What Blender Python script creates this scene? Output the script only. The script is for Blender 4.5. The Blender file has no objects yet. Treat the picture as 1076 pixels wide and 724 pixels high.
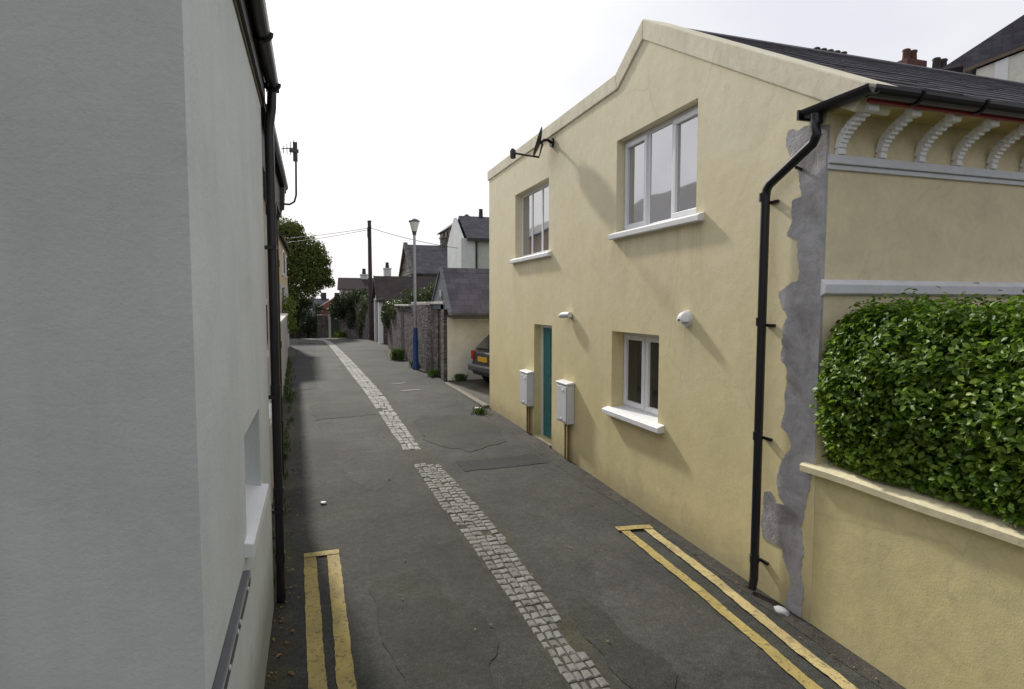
import bpy, bmesh, math, random
from mathutils import Vector, Matrix, noise
R = math.radians
scene = bpy.context.scene
COL = scene.collection
rnd = random.Random(7)

# ---------------------------------------------------------------- terrain
GP = [(-400, -.6), (-50, -.2), (2, -.13), (3.7, -.08), (10, .1), (17, .2), (25, .25), (38, .25), (45, .05), (60, -1), (120, -5), (3000, -6)]
def gz(y):
    for (a, za), (b, zb) in zip(GP, GP[1:]):
        if a <= y <= b:
            return za + (zb - za) * (y - a) / (b - a)
    return GP[0][1] if y < GP[0][0] else GP[-1][1]

# ---------------------------------------------------------------- helpers
class MB:
    """collects shapes; build() links them as ONE mesh object"""
    def __init__(s): s.v = []; s.f = []; s.sm = []
    def add(s, vs, fs, smooth=False):
        o = len(s.v); s.v += [tuple(p) for p in vs]
        for f in fs: s.f.append([i + o for i in f]); s.sm.append(smooth)
        return s
    def box(s, x0, x1, y0, y1, z0, z1):
        vs = [(x, y, z) for x in (x0, x1) for y in (y0, y1) for z in (z0, z1)]
        return s.add(vs, [(0, 1, 3, 2), (4, 6, 7, 5), (0, 4, 5, 1), (2, 3, 7, 6), (0, 2, 6, 4), (1, 5, 7, 3)])
    def obox(s, c, ax, ay, az, hx, hy, hz):
        c = Vector(c); ax = Vector(ax).normalized() * hx; ay = Vector(ay).normalized() * hy; az = Vector(az).normalized() * hz
        vs = [c + ax * i + ay * j + az * k for i in (-1, 1) for j in (-1, 1) for k in (-1, 1)]
        return s.add(vs, [(0, 1, 3, 2), (4, 6, 7, 5), (0, 4, 5, 1), (2, 3, 7, 6), (0, 2, 6, 4), (1, 5, 7, 3)])
    def bar(s, a, b, w, h, up=(0, 0, 1)):
        a = Vector(a); b = Vector(b); d = (b - a); L = d.length; d.normalize(); up = Vector(up)
        sx = d.cross(up).normalized(); uz = sx.cross(d)
        return s.obox((a + b) / 2, d, sx, uz, L / 2, w / 2, h / 2)
    def prism(s, poly, axis, a, b):
        """poly: 2-D points; axis 'x': poly is (y,z); 'y': (x,z); 'z': (x,y)"""
        def P(p, t): return {'x': (t, p[0], p[1]), 'y': (p[0], t, p[1]), 'z': (p[0], p[1], t)}[axis]
        n = len(poly); vs = [P(p, a) for p in poly] + [P(p, b) for p in poly]
        fs = [list(range(n)), list(range(2 * n - 1, n - 1, -1))] + [(i, i + n, (i + 1) % n + n, (i + 1) % n) for i in range(n)]
        return s.add(vs, fs)
    def tube(s, pts, r, n=10, cap=True):
        pts = [Vector(p) for p in pts]; rs = r if isinstance(r, (list, tuple)) else [r] * len(pts)
        rings = []; ref = None
        for i, p in enumerate(pts):
            d = (pts[min(i + 1, len(pts) - 1)] - pts[max(i - 1, 0)]).normalized()
            if ref is None: ref = Vector((0, 0, 1)) if abs(d.z) < .9 else Vector((1, 0, 0))
            u = d.cross(ref).normalized(); w = u.cross(d).normalized(); ref = w
            rings.append([p + (u * math.cos(t) + w * math.sin(t)) * rs[i] for t in [2 * math.pi * k / n for k in range(n)]])
        vs = [q for ring in rings for q in ring]; fs = []
        for i in range(len(pts) - 1):
            for k in range(n): fs.append((i * n + k, i * n + (k + 1) % n, (i + 1) * n + (k + 1) % n, (i + 1) * n + k))
        s.add(vs, fs, True)
        if cap: s.add(rings[0], [list(range(n))[::-1]]); s.add(rings[-1], [list(range(n))])
        return s
    def lathe(s, c, prof, n=16):
        vs = []; fs = []
        for r, z in prof:
            for k in range(n): t = 2 * math.pi * k / n; vs.append((c[0] + r * math.cos(t), c[1] + r * math.sin(t), c[2] + z))
        for i in range(len(prof) - 1):
            for k in range(n): fs.append((i * n + k, i * n + (k + 1) % n, (i + 1) * n + (k + 1) % n, (i + 1) * n + k))
        s.add(vs, fs, True)
        s.add(vs[:n], [list(range(n))[::-1]]); s.add(vs[-n:], [list(range(n))])
        return s
    def quad(s, *p): return s.add(p, [list(range(len(p)))])
    def build(s, name, m, parent=None, label=None, bev=0, fix=False, kind=None):
        me = bpy.data.meshes.new(name)
        off = Vector(parent_world(parent)) if parent else Vector((0, 0, 0))
        me.from_pydata([tuple(Vector(p) - off) for p in s.v], [], s.f)
        me.polygons.foreach_set('use_smooth', s.sm)
        if fix:
            bm = bmesh.new(); bm.from_mesh(me); bmesh.ops.recalc_face_normals(bm, faces=bm.faces); bm.to_mesh(me); bm.free()
        me.materials.append(m); me.update()
        o = bpy.data.objects.new(name, me); COL.objects.link(o)
        if parent: o.parent = parent
        if label: o['label'] = label
        if kind: o['kind'] = kind
        if bev:
            b = o.modifiers.new('b', 'BEVEL'); b.width = bev; b.segments = 2; b.limit_method = 'ANGLE'; b.angle_limit = R(40)
        return o

def parent_world(p):
    v = Vector((0, 0, 0))
    while p: v += p.location; p = p.parent
    return v
def tag(o, label, cat, group=None):
    o['label'] = label; o['category'] = cat
    if group: o['group'] = group
    return o
def thing(name, label, cat, loc=(0, 0, 0), group=None):
    o = bpy.data.objects.new(name, None); COL.objects.link(o); o.location = loc; o.empty_display_size = .2
    return tag(o, label, cat, group)
def struct(o): o['kind'] = 'structure'; return o
def copy_tree(o, parent=None):
    c = o.copy(); COL.objects.link(c)
    if parent: c.parent = parent
    for ch in list(o.children): copy_tree(ch, c)
    return c

# ---------------------------------------------------------------- materials
class NT:
    def __init__(s, name):
        s.m = bpy.data.materials.new(name); s.m.use_nodes = True; s.t = s.m.node_tree; s.n = s.t.nodes; s.l = s.t.links
        s.b = s.n['Principled BSDF']; s.tc = s.n.new('ShaderNodeTexCoord'); s.co = s.tc.outputs['Object']
    def new(s, t, **k):
        n = s.n.new(t)
        for a, b in k.items(): setattr(n, a, b)
        return n
    def scaled(s, v):
        n = s.new('ShaderNodeMapping'); n.inputs['Scale'].default_value = v; s.l.new(s.co, n.inputs['Vector']); return n.outputs[0]
    def noise(s, scale, detail=4, rough=.6, vec=None, dist=0):
        n = s.new('ShaderNodeTexNoise'); n.inputs['Scale'].default_value = scale; n.inputs['Detail'].default_value = detail
        n.inputs['Roughness'].default_value = rough; n.inputs['Distortion'].default_value = dist
        s.l.new(vec or s.co, n.inputs['Vector']); return n.outputs['Fac']
    def voro(s, scale, vec=None, feat='F1', out='Distance'):
        n = s.new('ShaderNodeTexVoronoi', feature=feat); n.inputs['Scale'].default_value = scale
        s.l.new(vec or s.co, n.inputs['Vector']); return n.outputs[out]
    def ramp(s, fac, stops):
        n = s.new('ShaderNodeValToRGB'); e = n.color_ramp.elements
        while len(e) < len(stops): e.new(.5)
        for x, (p, c) in zip(e, stops):
            x.position = p; x.color = (*c, 1) if isinstance(c, tuple) else (c, c, c, 1)
        s.l.new(fac, n.inputs[0]); return n.outputs[0]
    def mix(s, fac, a, b, mode='MIX'):
        n = s.new('ShaderNodeMix', data_type='RGBA', blend_type=mode)
        for i, v in ((0, fac), (6, a), (7, b)):
            if hasattr(v, 'links'): s.l.new(v, n.inputs[i])
            else: n.inputs[i].default_value = v if i == 0 else (*v, 1)
        return n.outputs[2]
    def math(s, op, a, b):
        n = s.new('ShaderNodeMath', operation=op)
        for i, v in enumerate((a, b)):
            if hasattr(v, 'links'): s.l.new(v, n.inputs[i])
            else: n.inputs[i].default_value = v
        return n.outputs[0]
    def flat2(s, ax, k=1.0):
        """(x or y, z*k) coordinates for surface patterns on upright or sloping faces"""
        sp = s.new('ShaderNodeSeparateXYZ'); s.l.new(s.co, sp.inputs[0]); cb = s.new('ShaderNodeCombineXYZ')
        s.l.new(sp.outputs[ax], cb.inputs[0]); s.l.new(s.math('MULTIPLY', sp.outputs['Z'], k), cb.inputs[1]); return cb.outputs[0]
    def sep(s, ax):
        sp = s.new('ShaderNodeSeparateXYZ'); s.l.new(s.co, sp.inputs[0]); return sp.outputs[ax]
    def bump(s, h, strength=.3, dist=.01):
        n = s.new('ShaderNodeBump'); n.inputs['Strength'].default_value = strength; n.inputs['Distance'].default_value = dist
        s.l.new(h, n.inputs['Height'])
        if s.b.inputs['Normal'].is_linked: s.l.new(s.b.inputs['Normal'].links[0].from_socket, n.inputs['Normal'])
        s.l.new(n.outputs[0], s.b.inputs['Normal'])
    def fin(s, col=None, rough=.8, spec=.3, **k):
        if col is not None:
            if hasattr(col, 'links'): s.l.new(col, s.b.inputs['Base Color'])
            else: s.b.inputs['Base Color'].default_value = (*col, 1)
        if hasattr(rough, 'links'): s.l.new(rough, s.b.inputs['Roughness'])
        else: s.b.inputs['Roughness'].default_value = rough
        s.b.inputs['Specular IOR Level'].default_value = spec
        for a, v in k.items(): s.b.inputs[a].default_value = v
        return s.m

def sc(c, k): return tuple(min(1, x * k) for x in c)
def plain(name, c, rough=.6, spec=.4, var=.25, scale=6, bump=.0, **k):
    n = NT(name); f = n.noise(scale, 5, .65)
    col = n.ramp(f, [(.25, sc(c, 1 - var)), (.5, c), (.78, sc(c, 1 + var * .7))])
    if bump: n.bump(n.noise(scale * 8, 4), bump, .004)
    return n.fin(col, rough, spec, **k)

def plaster(name, c, dirt, wav=.5, streak=.5, fine=90, var=.12, dirtscale=1.0, roughness=.9, bleach=None, sills=False, cl=.75):
    """painted rough render: broad patchiness, runs of dirt, trowelled surface"""
    n = NT(name)
    base = n.ramp(n.noise(.9, 6, .62), [(.3, sc(c, 1 - var)), (.52, c), (.72, sc(c, 1 + var * .6))])
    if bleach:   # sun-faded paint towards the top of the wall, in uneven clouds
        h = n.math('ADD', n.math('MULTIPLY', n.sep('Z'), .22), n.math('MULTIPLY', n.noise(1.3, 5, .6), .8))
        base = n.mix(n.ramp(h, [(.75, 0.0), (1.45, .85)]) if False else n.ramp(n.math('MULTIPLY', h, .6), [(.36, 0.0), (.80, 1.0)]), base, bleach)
    blotch = n.ramp(n.noise(3.1 * dirtscale, 7, .7, dist=.4), [(.5, 0.0), (.75, 1.0)])
    base = n.mix(n.math('MULTIPLY', blotch, .35), base, sc(dirt, 1.15))
    st = n.ramp(n.noise(1.0, 5, .65, vec=n.scaled((4, 4, .7))), [(.50, 0.0), (.75, 1.0)])
    gate = n.ramp(n.noise(.7, 4, .6), [(.40, 0.0), (.62, 1.0)])
    base = n.mix(n.math('MULTIPLY', n.math('MULTIPLY', st, gate), min(1, streak * 1.7)), base, dirt)
    cloud = n.ramp(n.noise(5.5, 6, .75, dist=.8), [(.34, .86), (.5, 1.0), (.66, 1.10)])
    base = n.mix(cl, base, cloud, 'MULTIPLY')
    crack = n.ramp(n.voro(.55, n.mix(.35, n.scaled((1, 1, 1)), n.ramp(n.noise(2.5, 5, .7), [(0, 0.0), (1, 1.0)]), 'ADD'), 'DISTANCE_TO_EDGE'), [(.0, 1.0), (.006, 0.0)])
    base = n.mix(n.math('MULTIPLY', n.math('MULTIPLY', crack, gate), .35), base, sc(dirt, .7))
    speck = n.ramp(n.noise(38, 3, .6), [(.35, sc(c, .82)), (.5, c)])
    base = n.mix(.22, base, speck)
    if sills:   # rain runs below each sill end, and splashed dirt along the foot of the wall
        z = n.sep('Z'); y = n.math('ADD', n.sep('Y'), 8.0); runs = n.ramp(n.noise(1.0, 5, .7, vec=n.scaled((11, 11, .5))), [(.42, 0.0), (.68, 1.0)])
        for ya, yb, zs, ln in ((5.17, 5.42, 3.26, 1.3), (6.9, 7.15, 3.26, .9), (5.2, 7.1, 3.26, .35), (9.2, 9.42, 3.22, 1.1), (11.0, 11.3, 3.22, .9), (9.2, 11.3, 3.22, .3), (5.82, 6.02, 1.01, .8), (7.05, 7.25, 1.01, .7), (5.3, 5.55, 2.2, .7)):
            def step(v, a, b):
                m = n.new('ShaderNodeMapRange'); m.interpolation_type = 'SMOOTHSTEP'; m.inputs['From Min'].default_value = a; m.inputs['From Max'].default_value = b; n.l.new(v, m.inputs['Value']); return m.outputs[0]
            k = n.math('MULTIPLY', step(y, ya - .06, ya + .05), step(y, yb + .06, yb - .05)); k = n.math('MULTIPLY', k, n.math('MULTIPLY', step(z, zs - ln, zs - .02), step(z, zs + .02, zs)))
            base = n.mix(n.math('MULTIPLY', n.math('MULTIPLY', k, runs), .34), base, sc(dirt, .75))
        gy = n.math('MULTIPLY', n.math('ADD', y, -5.0), .022); hgt = n.math('ADD', n.math('ADD', z, n.math('MULTIPLY', gy, -1.0)), n.math('MULTIPLY', n.noise(4, 6, .75), -.5))
        m = n.new('ShaderNodeMapRange'); m.inputs['From Min'].default_value = .10; m.inputs['From Max'].default_value = -.22; n.l.new(hgt, m.inputs['Value'])
        base = n.mix(n.math('MULTIPLY', m.outputs[0], .42), base, (.20, .17, .11))
    n.bump(n.noise(fine, 4, .7), .35, .006); n.bump(n.noise(9, 4, .6, dist=.6), wav * .6, .02); n.bump(n.noise(1.6, 3, .5), wav, .06)
    return n.fin(base, roughness, .2)

M = {}
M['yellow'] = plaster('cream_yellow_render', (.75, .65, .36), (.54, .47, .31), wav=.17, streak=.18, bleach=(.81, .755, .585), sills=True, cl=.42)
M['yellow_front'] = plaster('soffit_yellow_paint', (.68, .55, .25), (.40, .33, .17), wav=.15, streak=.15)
M['yellow_front_wall'] = plaster('front_wall_render', (.75, .66, .455), (.48, .42, .29), wav=.15, streak=.12)
M['gardenwall'] = plaster('garden_wall_render', (.66, .575, .305), (.46, .41, .26), wav=.2, streak=.35)
M['coping'] = plaster('coping_render', (.77, .72, .57), (.37, .33, .23), wav=.2, streak=.35, dirtscale=2)
M['gcoping'] = plaster('garden_coping_render', (.76, .69, .47), (.40, .35, .22), wav=.2, streak=.25, dirtscale=3)
_n = NT('bare_cement_render')
_c = _n.ramp(_n.noise(3.2, 6, .68, dist=.6), [(.28, (.24, .225, .225)), (.45, (.37, .36, .37)), (.6, (.46, .45, .465)), (.75, (.53, .52, .53))])
_c = _n.mix(_n.math('MULTIPLY', _n.ramp(_n.noise(2.1, 6, .72, dist=.9), [(.54, 0.0), (.68, 1.0)]), .6), _c, (.24, .19, .165))
_c = _n.mix(_n.math('MULTIPLY', _n.ramp(_n.noise(14, 6, .75), [(.5, 0.0), (.7, 1.0)]), .4), _c, (.22, .21, .21))
_n.bump(_n.noise(55, 4, .7), .5, .006); _n.bump(_n.noise(7, 5, .65, dist=.8), .6, .02)
M['cement'] = _n.fin(_c, .92, .15)
def ribbed(name, c):
    n = NT(name)
    f = n.noise(1.0, 5, .7, vec=n.scaled((6, 6, 45)))
    col = n.ramp(f, [(.3, sc(c, .955)), (.5, c), (.72, sc(c, 1.035))])
    b = n.ramp(n.noise(1.3, 6, .6), [(.35, sc(c, .86)), (.6, sc(c, 1.06))])
    col = n.mix(.5, col, b)
    st = n.ramp(n.noise(1.0, 5, .65, vec=n.scaled((7, 7, .3))), [(.5, 0.0), (.8, 1.0)])
    col = n.mix(n.math('MULTIPLY', st, .25), col, sc(c, .72))
    dab = n.ramp(n.noise(2.3, 6, .72, dist=.7), [(.52, 0.0), (.74, 1.0)])
    col = n.mix(n.math('MULTIPLY', dab, .22), col, sc(c, .68))
    m = n.new('ShaderNodeMapRange'); m.inputs['From Min'].default_value = .42; m.inputs['From Max'].default_value = .0; n.l.new(n.math('ADD', n.sep('Z'), n.math('MULTIPLY', n.noise(4, 6, .75), -.45)), m.inputs['Value'])
    col = n.mix(n.math('MULTIPLY', m.outputs[0], .6), col, (.15, .145, .10))
    n.bump(n.noise(70, 4, .7), .45, .005); n.bump(f, .12, .004); n.bump(n.noise(7, 4, .6), .2, .02)
    return n.fin(col, .88, .2)
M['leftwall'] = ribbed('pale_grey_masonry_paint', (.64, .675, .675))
M['leftwall_shaded'] = ribbed('shaded_grey_masonry_paint', (.51, .525, .51))  # gable copy of the wall paint, darkened to carry that side's shade
M['white'] = plain('white_paint', (.78, .79, .81), .45, .4, .06, 5)
M['corbelwhite'] = plain('corbel_white_paint', (.86, .86, .88), .5, .4, .04, 9)
M['upvc'] = plain('white_upvc', (.80, .81, .85), .3, .5, .03, 3)
M['sill'] = plain('white_painted_sill', (.80, .81, .83), .5, .3, .10, 9, .15)
M['trim'] = plain('lilac_white_trim', (.66, .67, .72), .55, .3, .12, 7, .2)
M['black'] = plain('black_gloss_plastic', (.012, .011, .016), .28, .5, .2, 6)
M['blackmatt'] = plain('black_metal', (.018, .018, .02), .5, .4, .3, 8)
M['red'] = plain('red_paint', (.32, .035, .035), .55, .4, .15, 6)
M['teal'] = plain('teal_door_paint', (.022, .17, .185), .4, .4, .12, 5)
M['metergrey'] = plain('white_meter_box_plastic', (.70, .71, .74), .45, .4, .05, 4)
M['rust'] = plain('stained_conduit', (.22, .15, .07), .8, .2, .4, 20)
M['greyrail'] = plain('grey_plastic_trunking', (.085, .09, .10), .45, .4, .2, 8)
M['galv'] = plain('galvanised_steel', (.36, .38, .40), .5, .4, .15, 6, Metallic=.3)
M['lampblue'] = plain('blue_lamp_base_paint', (.025, .07, .22), .5, .4, .25, 8)
M['lampglass'] = plain('frosted_lamp_glass', (.62, .64, .62), .25, .5, .05, 4)
M['wood'] = plain('weathered_pole_wood', (.07, .055, .055), .85, .2, .4, 5, .3)
M['bark'] = plain('tree_bark', (.07, .055, .04), .9, .2, .4, 9, .5)
M['rubber'] = plain('tyre_rubber', (.02, .02, .02), .8, .2, .2, 9)
M['carpaint'] = plain('dark_grey_car_paint', (.035, .037, .05), .3, .5, .1, 3, **{'Coat Weight': .6})
M['carglass'] = plain('car_window_glass', (.05, .055, .06), .04, .6, .1, 2, IOR=3.2)
M['plateyellow'] = plain('yellow_number_plate', (.75, .42, .03), .5, .4, .05, 5)
M['lens'] = plain('red_lamp_lens', (.35, .02, .02), .2, .6, .1, 5)
M['timber'] = plain('brown_weathered_timber', (.16, .125, .10), .8, .2, .35, 7, .3)
M['darkdoor'] = plain('dark_door_paint', (.02, .022, .025), .6, .3, .2, 5)
M['greendoor'] = plain('green_black_gate_paint', (.03, .045, .035), .6, .3, .25, 5)
M['fascia'] = plain('dark_fascia_board', (.05, .045, .04), .6, .3, .3, 5)
M['cream'] = plaster('cream_garage_render', (.77, .76, .70), (.5, .47, .38), wav=.2, streak=.3)
M['whitehouse'] = plaster('white_house_render', (.66, .69, .68), (.5, .52, .5), wav=.1, streak=.2)
M['palehouse'] = plaster('pale_green_white_render', (.5, .53, .48), (.4, .42, .38), wav=.1, streak=.2)
M['pinkish'] = plaster('old_pinkish_render', (.50, .45, .42), (.34, .31, .28), wav=.2, streak=.3)
M['ochre'] = plaster('ochre_render', (.56, .45, .26), (.40, .33, .2), wav=.2, streak=.3)
M['boundary'] = plaster('pale_boundary_render', (.40, .39, .36), (.24, .24, .22), wav=.3, streak=.4)
M['capping'] = plain('pale_concrete_capping', (.52, .50, .47), .85, .2, .25, 6, .3)
M['concrete'] = plain('old_concrete', (.20, .185, .155), .9, .2, .3, 5, .4)
M['potred'] = plain('dull_red_terracotta', (.13, .065, .055), .8, .2, .3, 5)
M['litter'] = plain('white_scrap', (.7, .7, .7), .7, .3, .1, 5)
M['stonewhite'] = plain('pale_cement_lump', (.42, .42, .44), .85, .2, .25, 9, .4)

def glass(name, tint, ior):
    n = NT(name); f = n.noise(1.7, 3, .5)
    n.bump(n.noise(.9, 2, .4), .06, .05)
    return n.fin(n.ramp(f, [(.3, sc(tint, .6)), (.7, sc(tint, 1.4))]), .03, .5, IOR=ior)
M['glass_up'] = glass('upper_window_glass', (.10, .11, .15), 5.0)
M['glass_low'] = glass('lower_window_glass', (.035, .03, .022), 1.45)

def slate(name, c, ax, w=.28, hgt=.22, k=1.9, var=.35, moss=0.0):
    n = NT(name); v = n.flat2(ax, k)
    b = n.new('ShaderNodeTexBrick'); n.l.new(v, b.inputs['Vector'])
    b.inputs['Scale'].default_value = 1; b.inputs['Brick Width'].default_value = w; b.inputs['Row Height'].default_value = hgt
    b.inputs['Mortar Size'].default_value = .008; b.inputs['Bias'].default_value = -.1
    b.inputs['Color1'].default_value = (*sc(c, 1 - var), 1); b.inputs['Color2'].default_value = (*sc(c, 1 + var), 1); b.inputs['Mortar'].default_value = (*sc(c, .3), 1)
    col = n.mix(.55, b.outputs['Color'], n.ramp(n.noise(2.2, 6, .7), [(.3, sc(c, .6)), (.55, c), (.75, sc(c, 1.6))]))
    if moss: col = n.mix(n.math('MULTIPLY', n.ramp(n.noise(1.3, 6, .7), [(.45, 0.0), (.65, 1.0)]), moss), col, (.09, .085, .04))
    n.bump(b.outputs['Fac'], -.6, .01); n.bump(n.noise(25, 4, .6), .25, .01)
    return n.fin(col, .78, .22)
M['slate'] = slate('blue_grey_slate', (.095, .09, .108), 'X', var=.4)
M['slate_garage'] = slate('purple_grey_slate', (.098, .093, .115), 'X', .30, .30)
M['slate_shed'] = slate('old_brown_slate', (.055, .045, .048), 'X', .3, .25, moss=.3)
M['mattslate'] = plain('mossy_matt_slate', (.045, .04, .042), .95, .03, .3, 3)
M['slate_far'] = slate('grey_far_slate', (.10, .10, .115), 'X', .35, .3)
M['slate_y'] = slate('left_roof_slate', (.06, .058, .065), 'Y', .3, .25)
M['tilehung'] = slate('blue_grey_hung_slate', (.15, .165, .195), 'Y', .4, .3, k=1, var=.12)
M['redtile'] = slate('red_clay_tile', (.19, .085, .068), 'X', .3, .25)

def stonewall(name, c, ax, scale=5.0):
    n = NT(name); v = n.flat2(ax, 1.5)
    nz = n.new('ShaderNodeTexNoise'); nz.inputs['Scale'].default_value = 4; n.l.new(v, nz.inputs['Vector'])
    vv = n.mix(.06, v, nz.outputs['Color'])
    cell = n.new('ShaderNodeTexVoronoi'); cell.inputs['Scale'].default_value = scale; n.l.new(vv, cell.inputs['Vector'])
    edge = n.voro(scale, vv, 'DISTANCE_TO_EDGE')
    g = n.new('ShaderNodeRGBToBW'); n.l.new(cell.outputs['Color'], g.inputs[0])
    col = n.ramp(g.outputs[0], [(.1, sc(c, .5)), (.45, c), (.8, sc(c, 1.9))])
    col = n.mix(.35, col, n.ramp(n.noise(3, 6, .7), [(.3, sc(c, .5)), (.7, sc(c, 1.7))]))
    mort = n.ramp(edge, [(.02, 1.0), (.09, 0.0)])
    col = n.mix(mort, col, sc(c, .75))
    col = n.mix(n.math('MULTIPLY', n.ramp(n.noise(1.1, 5, .7), [(.5, 0.0), (.7, 1.0)]), .4), col, (.05, .055, .03))
    n.bump(n.ramp(edge, [(0.0, 0.0), (.14, 1.0)]), .8, .03); n.bump(n.noise(25, 4), .3, .01)
    return n.fin(col, .92, .15)
M['rubble'] = stonewall('dark_rubble_stone', (.135, .122, .125), 'Y')
M['rubble_x'] = stonewall('grey_rubble_stone', (.145, .135, .125), 'X')

def asphalt(name, c, tint, wear=1.0):
    n = NT(name)
    col = n.ramp(n.noise(.55, 7, .66), [(.34, sc(c, .62)), (.5, c), (.66, sc(c, 1.5))])
    m = n.ramp(n.noise(1.1, 6, .7, dist=.5), [(.48, 0.0), (.72, 1.0)])
    col = n.mix(n.math('MULTIPLY', m, .55 * wear), col, tint)
    k = n.ramp(n.noise(1.7, 7, .72, dist=1.2), [(.52, 0.0), (.66, 1.0)])
    col = n.mix(n.math('MULTIPLY', k, .38 * wear), col, sc(c, .5))
    d = n.ramp(n.noise(2.7, 7, .75), [(.5, 0.0), (.68, 1.0)])
    col = n.mix(n.math('MULTIPLY', d, .35 * wear), col, sc(c, 1.65))
    fine = n.voro(95, out='Color'); g = n.new('ShaderNodeRGBToBW'); n.l.new(fine, g.inputs[0])
    col = n.mix(1.0, col, n.ramp(g.outputs[0], [(.15, .80), (.55, 1.0), (.88, 1.35)]), 'MULTIPLY')
    col = n.mix(.8, col, n.ramp(n.noise(17, 5, .75), [(.3, .68), (.5, 1.0), (.72, 1.4)]), 'MULTIPLY')
    n.bump(n.voro(110), .55, .006); n.bump(n.noise(14, 5, .7), .4, .012); n.bump(n.noise(1.4, 3), .4, .05)
    return n.fin(col, .86, .28)
M['asphalt'] = asphalt('weathered_asphalt', (.046, .047, .043), (.046, .050, .032))
M['paleroad'] = asphalt('tyre_worn_asphalt', (.055, .055, .051), (.049, .052, .038), 1.2)
M['coarse'] = asphalt('coarse_dark_asphalt', (.036, .037, .033), (.034, .042, .022), 1.3)
M['moss'] = asphalt('mossy_gutter_dirt', (.050, .046, .034), (.045, .058, .020), 1.6)
M['patch'] = asphalt('dark_patch_asphalt', (.029, .030, .030), (.031, .033, .027), .6)
M['verge'] = asphalt('gritty_edge_asphalt', (.048, .045, .040), (.095, .085, .07), 1.3)
M['land'] = asphalt('bare_earth', (.09, .08, .06), (.06, .07, .03))
M['bay'] = asphalt('parking_bay_surface', (.075, .068, .058), (.06, .065, .035), 1.2)
def paint(name, c):
    n = NT(name)
    col = n.ramp(n.noise(3, 6, .7), [(.3, sc(c, .78)), (.55, c), (.75, sc(c, 1.12))])
    w = n.ramp(n.noise(24, 6, .75), [(.52, 0.0), (.62, 1.0)])
    col = n.mix(n.math('MULTIPLY', w, .8), col, (.10, .085, .06))
    w2 = n.ramp(n.noise(2.6, 6, .75), [(.46, 0.0), (.72, 1.0)])
    col = n.mix(n.math('MULTIPLY', w2, .65), col, (.17, .135, .07))
    w3 = n.ramp(n.noise(60, 4, .7), [(.55, 0.0), (.7, 1.0)])
    col = n.mix(n.math('MULTIPLY', w3, .5), col, (.13, .11, .07))
    n.bump(n.voro(120), .4, .004)
    return n.fin(col, .75, .3)
M['yline'] = paint('worn_yellow_road_paint', (.44, .345, .115))
M['ylinepale'] = paint('faded_cream_yellow_road_paint', (.58, .47, .22))
M['whiteworn'] = paint('worn_pale_scuff', (.12, .12, .115))
def setts(name, k=1.0):
    n = NT(name); g = n.new('ShaderNodeNewGeometry')
    col = n.ramp(g.outputs['Random Per Island'], [(0, (.14, .135, .12)), (.3, (.22, .215, .20)), (.75, (.33, .325, .31)), (1, (.42, .41, .40))])
    col = n.mix(.5, col, n.ramp(n.noise(22, 5, .7), [(.3, (.14, .135, .12)), (.55, (.30, .295, .28)), (.75, (.42, .41, .40))]))
    n.bump(n.noise(40, 4, .7), .5, .01)
    col = n.mix(1.0, col, (k, k, k), 'MULTIPLY')
    return n.fin(col, .75, .3)
M['setts_grey'] = setts('grey_granite_setts', .64)
M['setts'] = setts('granite_setts', .82)

def leafmat(name, stops, rough=.5, spec=.4, trans=.25):
    n = NT(name); g = n.new('ShaderNodeNewGeometry')
    f = n.math('ADD', n.math('MULTIPLY', g.outputs['Random Per Island'], .55), n.math('MULTIPLY', n.noise(1.1, 3, .6), .55))
    col = n.ramp(f, stops)
    n.fin(col, rough, spec)
    tr = n.new('ShaderNodeBsdfTranslucent'); n.l.new(n.mix(1.0, col, (1.3, 1.5, .7), 'MULTIPLY'), tr.inputs[0])
    mx = n.new('ShaderNodeMixShader'); mx.inputs[0].default_value = trans
    n.l.new(n.b.outputs[0], mx.inputs[1]); n.l.new(tr.outputs[0], mx.inputs[2]); n.l.new(mx.outputs[0], n.n['Material Output'].inputs[0])
    return n.m
M['hedge'] = leafmat('glossy_hedge_leaves', [(.15, (.03, .065, .010)), (.45, (.09, .165, .018)), (.72, (.17, .265, .028)), (.96, (.34, .41, .07))], .46, .33, .32)
M['hedgecore'] = plain('hedge_shade_core', (.012, .02, .007), .9, .1, .4, 14)  # near-black colour paints the shade inside the hedge
M['treeleaf'] = leafmat('autumn_green_leaves', [(.2, (.045, .07, .016)), (.6, (.09, .125, .028)), (.95, (.18, .15, .04))], .6, .3, .25)
M['darkleaf'] = leafmat('dark_evergreen_leaves', [(.2, (.018, .032, .016)), (.6, (.035, .055, .028)), (.9, (.06, .08, .035))], .6, .3, .15)
M['limeleaf'] = leafmat('lime_green_leaves', [(.2, (.07, .11, .02)), (.6, (.12, .17, .03)), (.9, (.19, .22, .05))], .6, .3, .3)
M['ivy'] = leafmat('ivy_leaves', [(.2, (.03, .05, .02)), (.6, (.06, .085, .03)), (.9, (.12, .14, .05))], .5, .4, .15)
M['weed'] = leafmat('weed_leaves', [(.2, (.03, .06, .015)), (.6, (.06, .10, .025)), (.9, (.12, .15, .05))], .6, .3, .25)
M['dryleaf'] = leafmat('dry_leaf_litter', [(.2, (.12, .08, .04)), (.6, (.22, .15, .06)), (.9, (.35, .24, .10))], .7, .2, .1)

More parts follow.
